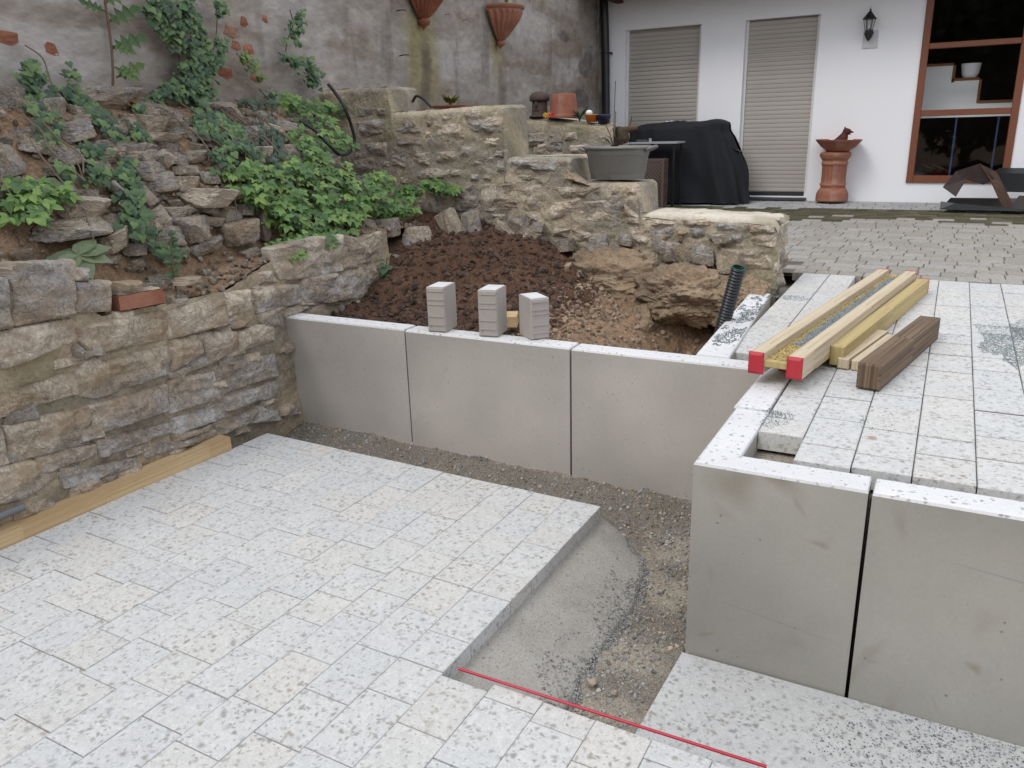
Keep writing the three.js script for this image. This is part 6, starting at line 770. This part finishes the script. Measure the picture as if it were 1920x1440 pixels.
{ // tall lobed weed
  const t = thing('prickly_weed', 'tall upright weed with jagged leaves in front of the rendered wall', 'plant'), lm = leafM([[0.09, 0.16, 0.04], [0.06, 0.12, 0.035], [0.26, 0.15, 0.05], [0.12, 0.19, 0.05]]), r = rng(191);
  const X = -4.45; mesh('stem', tube([[X - 0.06, 1.80, -3.36], [X, 2.02, -3.37], [X + 0.01, 2.2, -3.385], [X + 0.01, 2.38, -3.39], [X + 0.02, 2.58, -3.39]], 0.008, 24, 6), mat([0.16, 0.10, 0.07]), t);
  const o = []; const hl = [[0.02, 0], [0.05, 0.16], [0.2, 0.2], [0.06, 0.3], [0.26, 0.4], [0.08, 0.5], [0.24, 0.64], [0.07, 0.7], [0.14, 0.84]]; for (const [x, y] of hl) o.push([x, y, 0.02]); o.push([0, 1, -0.06]); for (const [x, y] of hl.slice().reverse()) o.push([-x, y, 0.02]);
  const jag = (() => { const pos = []; const n = hl.length; const R = [...hl, [0, 1]]; for (let i = 0; i < n; i++) for (const s of [1, -1]) { const a = [0, R[i][1], -0.02], b = [s * R[i][0], R[i][1], 0.03], c = [s * R[i + 1][0], R[i + 1][1], 0.03], d = [0, R[i + 1][1], -0.02]; pos.push(...a, ...b, ...c, ...a, ...c, ...d); } const g = new THREE.BufferGeometry(); g.setAttribute('position', new THREE.Float32BufferAttribute(pos, 3)); g.setAttribute('uv', new THREE.Float32BufferAttribute(new Float32Array(pos.length / 3 * 2), 2)); g.computeVertexNormals(); return g; })();
  for (const [y, dz, up, s, k] of [[2.40, -1, 0.55, 0.20, 0], [2.30, -1, 0.45, 0.24, 1], [2.18, -0.9, -0.5, 0.14, 0], [2.16, -1, 0.3, 0.24, 1], [2.06, -0.8, -0.7, 0.15, 0], [2.0, -0.9, 0.4, 0.2, 3], [1.84, -0.75, 0.75, 0.2, 2], [2.36, 0.8, 0.5, 0.14, 1], [2.5, 0.6, 0.6, 0.16, 0], [2.52, -0.6, 0.8, 0.18, 0]]) { const tip = V3(0.2, up, dz); putLeaf(jag, lm[k], t, V3(X + 0.01, y, -3.38), V3(1, 0.3 + 0.4 * r(), 0.5), tip, s); }
}
{ // rosette, seedlings
  const t = thing('leaf_rosette', 'rosette of broad pale green leaves on the ledge of the stone wall', 'plant'), lm = leafM([[0.15, 0.20, 0.10], [0.18, 0.23, 0.12]]), r = rng(192); for (let k = 0; k < 8; k++) { const a = k / 8 * 6.28 + 0.3; putLeaf(ovalLeaf, lm[k % 2], t, V3(-3.66, 1.13, -2.42), V3(0.35 + 0.3 * Math.cos(a), 0.8, 0.25), V3(Math.cos(a), 0.25, Math.sin(a)), 0.15 + 0.05 * r()); }
  const seedling = (lab, x, y, z, h, n, s, seed) => { const q = thing('seedling', lab, 'plant'), rr = rng(seed), m = leafM([[0.06, 0.13, 0.045], [0.05, 0.10, 0.04]]); mesh('stem', tube([[x, y, z], [x + 0.01, y + h * 0.5, z + 0.005], [x + 0.02, y + h, z - 0.01]], 0.004, 12, 5), mat([0.13, 0.10, 0.06]), q); for (let k = 0; k < n; k++) { const a = rr() * 6.28, u = 0.1 + 0.9 * k / n; putLeaf(ovalLeaf, m[k % 2], q, V3(x + 0.01, y + h * u, z), V3(0.5, 0.8, 0.3), V3(Math.cos(a), 0.15, Math.sin(a)), s * (0.7 + 0.5 * rr())); } };
  seedling('slender young shoot with small leaves behind the loose brick', -3.56, 0.88, -2.86, 0.32, 18, 0.055, 193);
  seedling('small green weed growing in the corner above the dark soil heap', -3.40, 0.66, -4.46, 0.16, 8, 0.075, 194);
  const bare = (lab, pts) => tag(mesh('bare_vine', tube(pts, 0.0045, 24, 5), mat([0.20, 0.15, 0.11])), lab, 'vine');
  bare('bare brown vine stem hanging down the render near the tall weed', [[-4.57, 2.16, -2.944], [-4.56, 2.10, -3.023], [-4.55, 2.01, -3.034], [-4.5, 1.88, -3.02], [-4.42, 1.75, -3.0]]);
  { const rr = rng(195); for (let k = 0; k < 14; k++) { const z = lerp(-2.3, -4.6, rr()), s0 = 0.75 + 0.2 * rr(), s1 = 0.25 + 0.3 * rr(), P = []; for (let j = 0; j < 5; j++) { const u = j / 4, zz = z + 0.12 * (rr() - 0.5) * (j > 0 ? 1 : 0), [x, y] = bank(lerp(s0, s1, u), zz); P.push([x + 0.09 + 0.05 * rr(), y + 0.02, zz]); } tag(mesh('bare_vine', tube(P, 0.003 + 0.002 * rr(), 24, 5), mat([0.19, 0.145, 0.105])), 'thin bare vine stem trailing down over the rubble bank', 'vine', 'thin bare vine stems on the bank'); } }
  bare('bare brown vine stem hanging through the grey ivy', [[-4.40, 1.80, -4.36], [-4.25, 1.6, -4.42], [-4.1, 1.4, -4.45], [-3.98, 1.2, -4.45]]);
}
// ---------------------------------------------------------------- trees across the yard, mirrored in the window
{
  const r = rng(201), lf = new THREE.PlaneGeometry(0.36, 0.24), lm = mat([0.035, 0.06, 0.025], { r: 0.7, side: THREE.DoubleSide });
  [[-4.5, 9.5, 6.2, 'tall dark tree with a leaning crown across the yard'], [0.2, 10.5, 7.0, 'tallest dark tree in the middle across the yard'], [4.8, 9.8, 5.8, 'broad dark tree at the end of the yard']].forEach(([x, z, h, lab], q) => {
    const t = thing('tree', lab, 'tree', [x, -0.42, z]); const tr = tube([[0, 0, 0], [0.1, h * 0.3, 0.05], [-0.05, h * 0.6, 0], [0, h * 0.9, 0]], 0.16, 20, 8); mesh('trunk', tr, mat([0.06, 0.045, 0.035]), t);
    const im = new THREE.InstancedMesh(lf, lm, 5200), o = new THREE.Object3D(); for (let k = 0; k < 5200; k++) { const a = r() * 6.28, c = Math.acos(2 * r() - 1), R = Math.cbrt(r()) * (1 + 0.5 * fbm(Math.cos(a) * 2 + q * 7, c * 2, Math.sin(a) * 2)); o.position.set(Math.sin(c) * Math.cos(a) * R * 2.5, h * 0.58 + Math.cos(c) * R * h * 0.45, Math.sin(c) * Math.sin(a) * R * 1.7); o.rotation.set(r() * 6, r() * 6, r() * 6); o.updateMatrix(); im.setMatrixAt(k, o.matrix); } im.name = 'crown'; im.userData.kind = 'stuff'; im.castShadow = im.receiveShadow = true; t.add(im);
  });
}
scene.traverse(o => { if (o.isMesh) { o.castShadow = true; o.receiveShadow = true; } });
renderer.render(scene, camera);
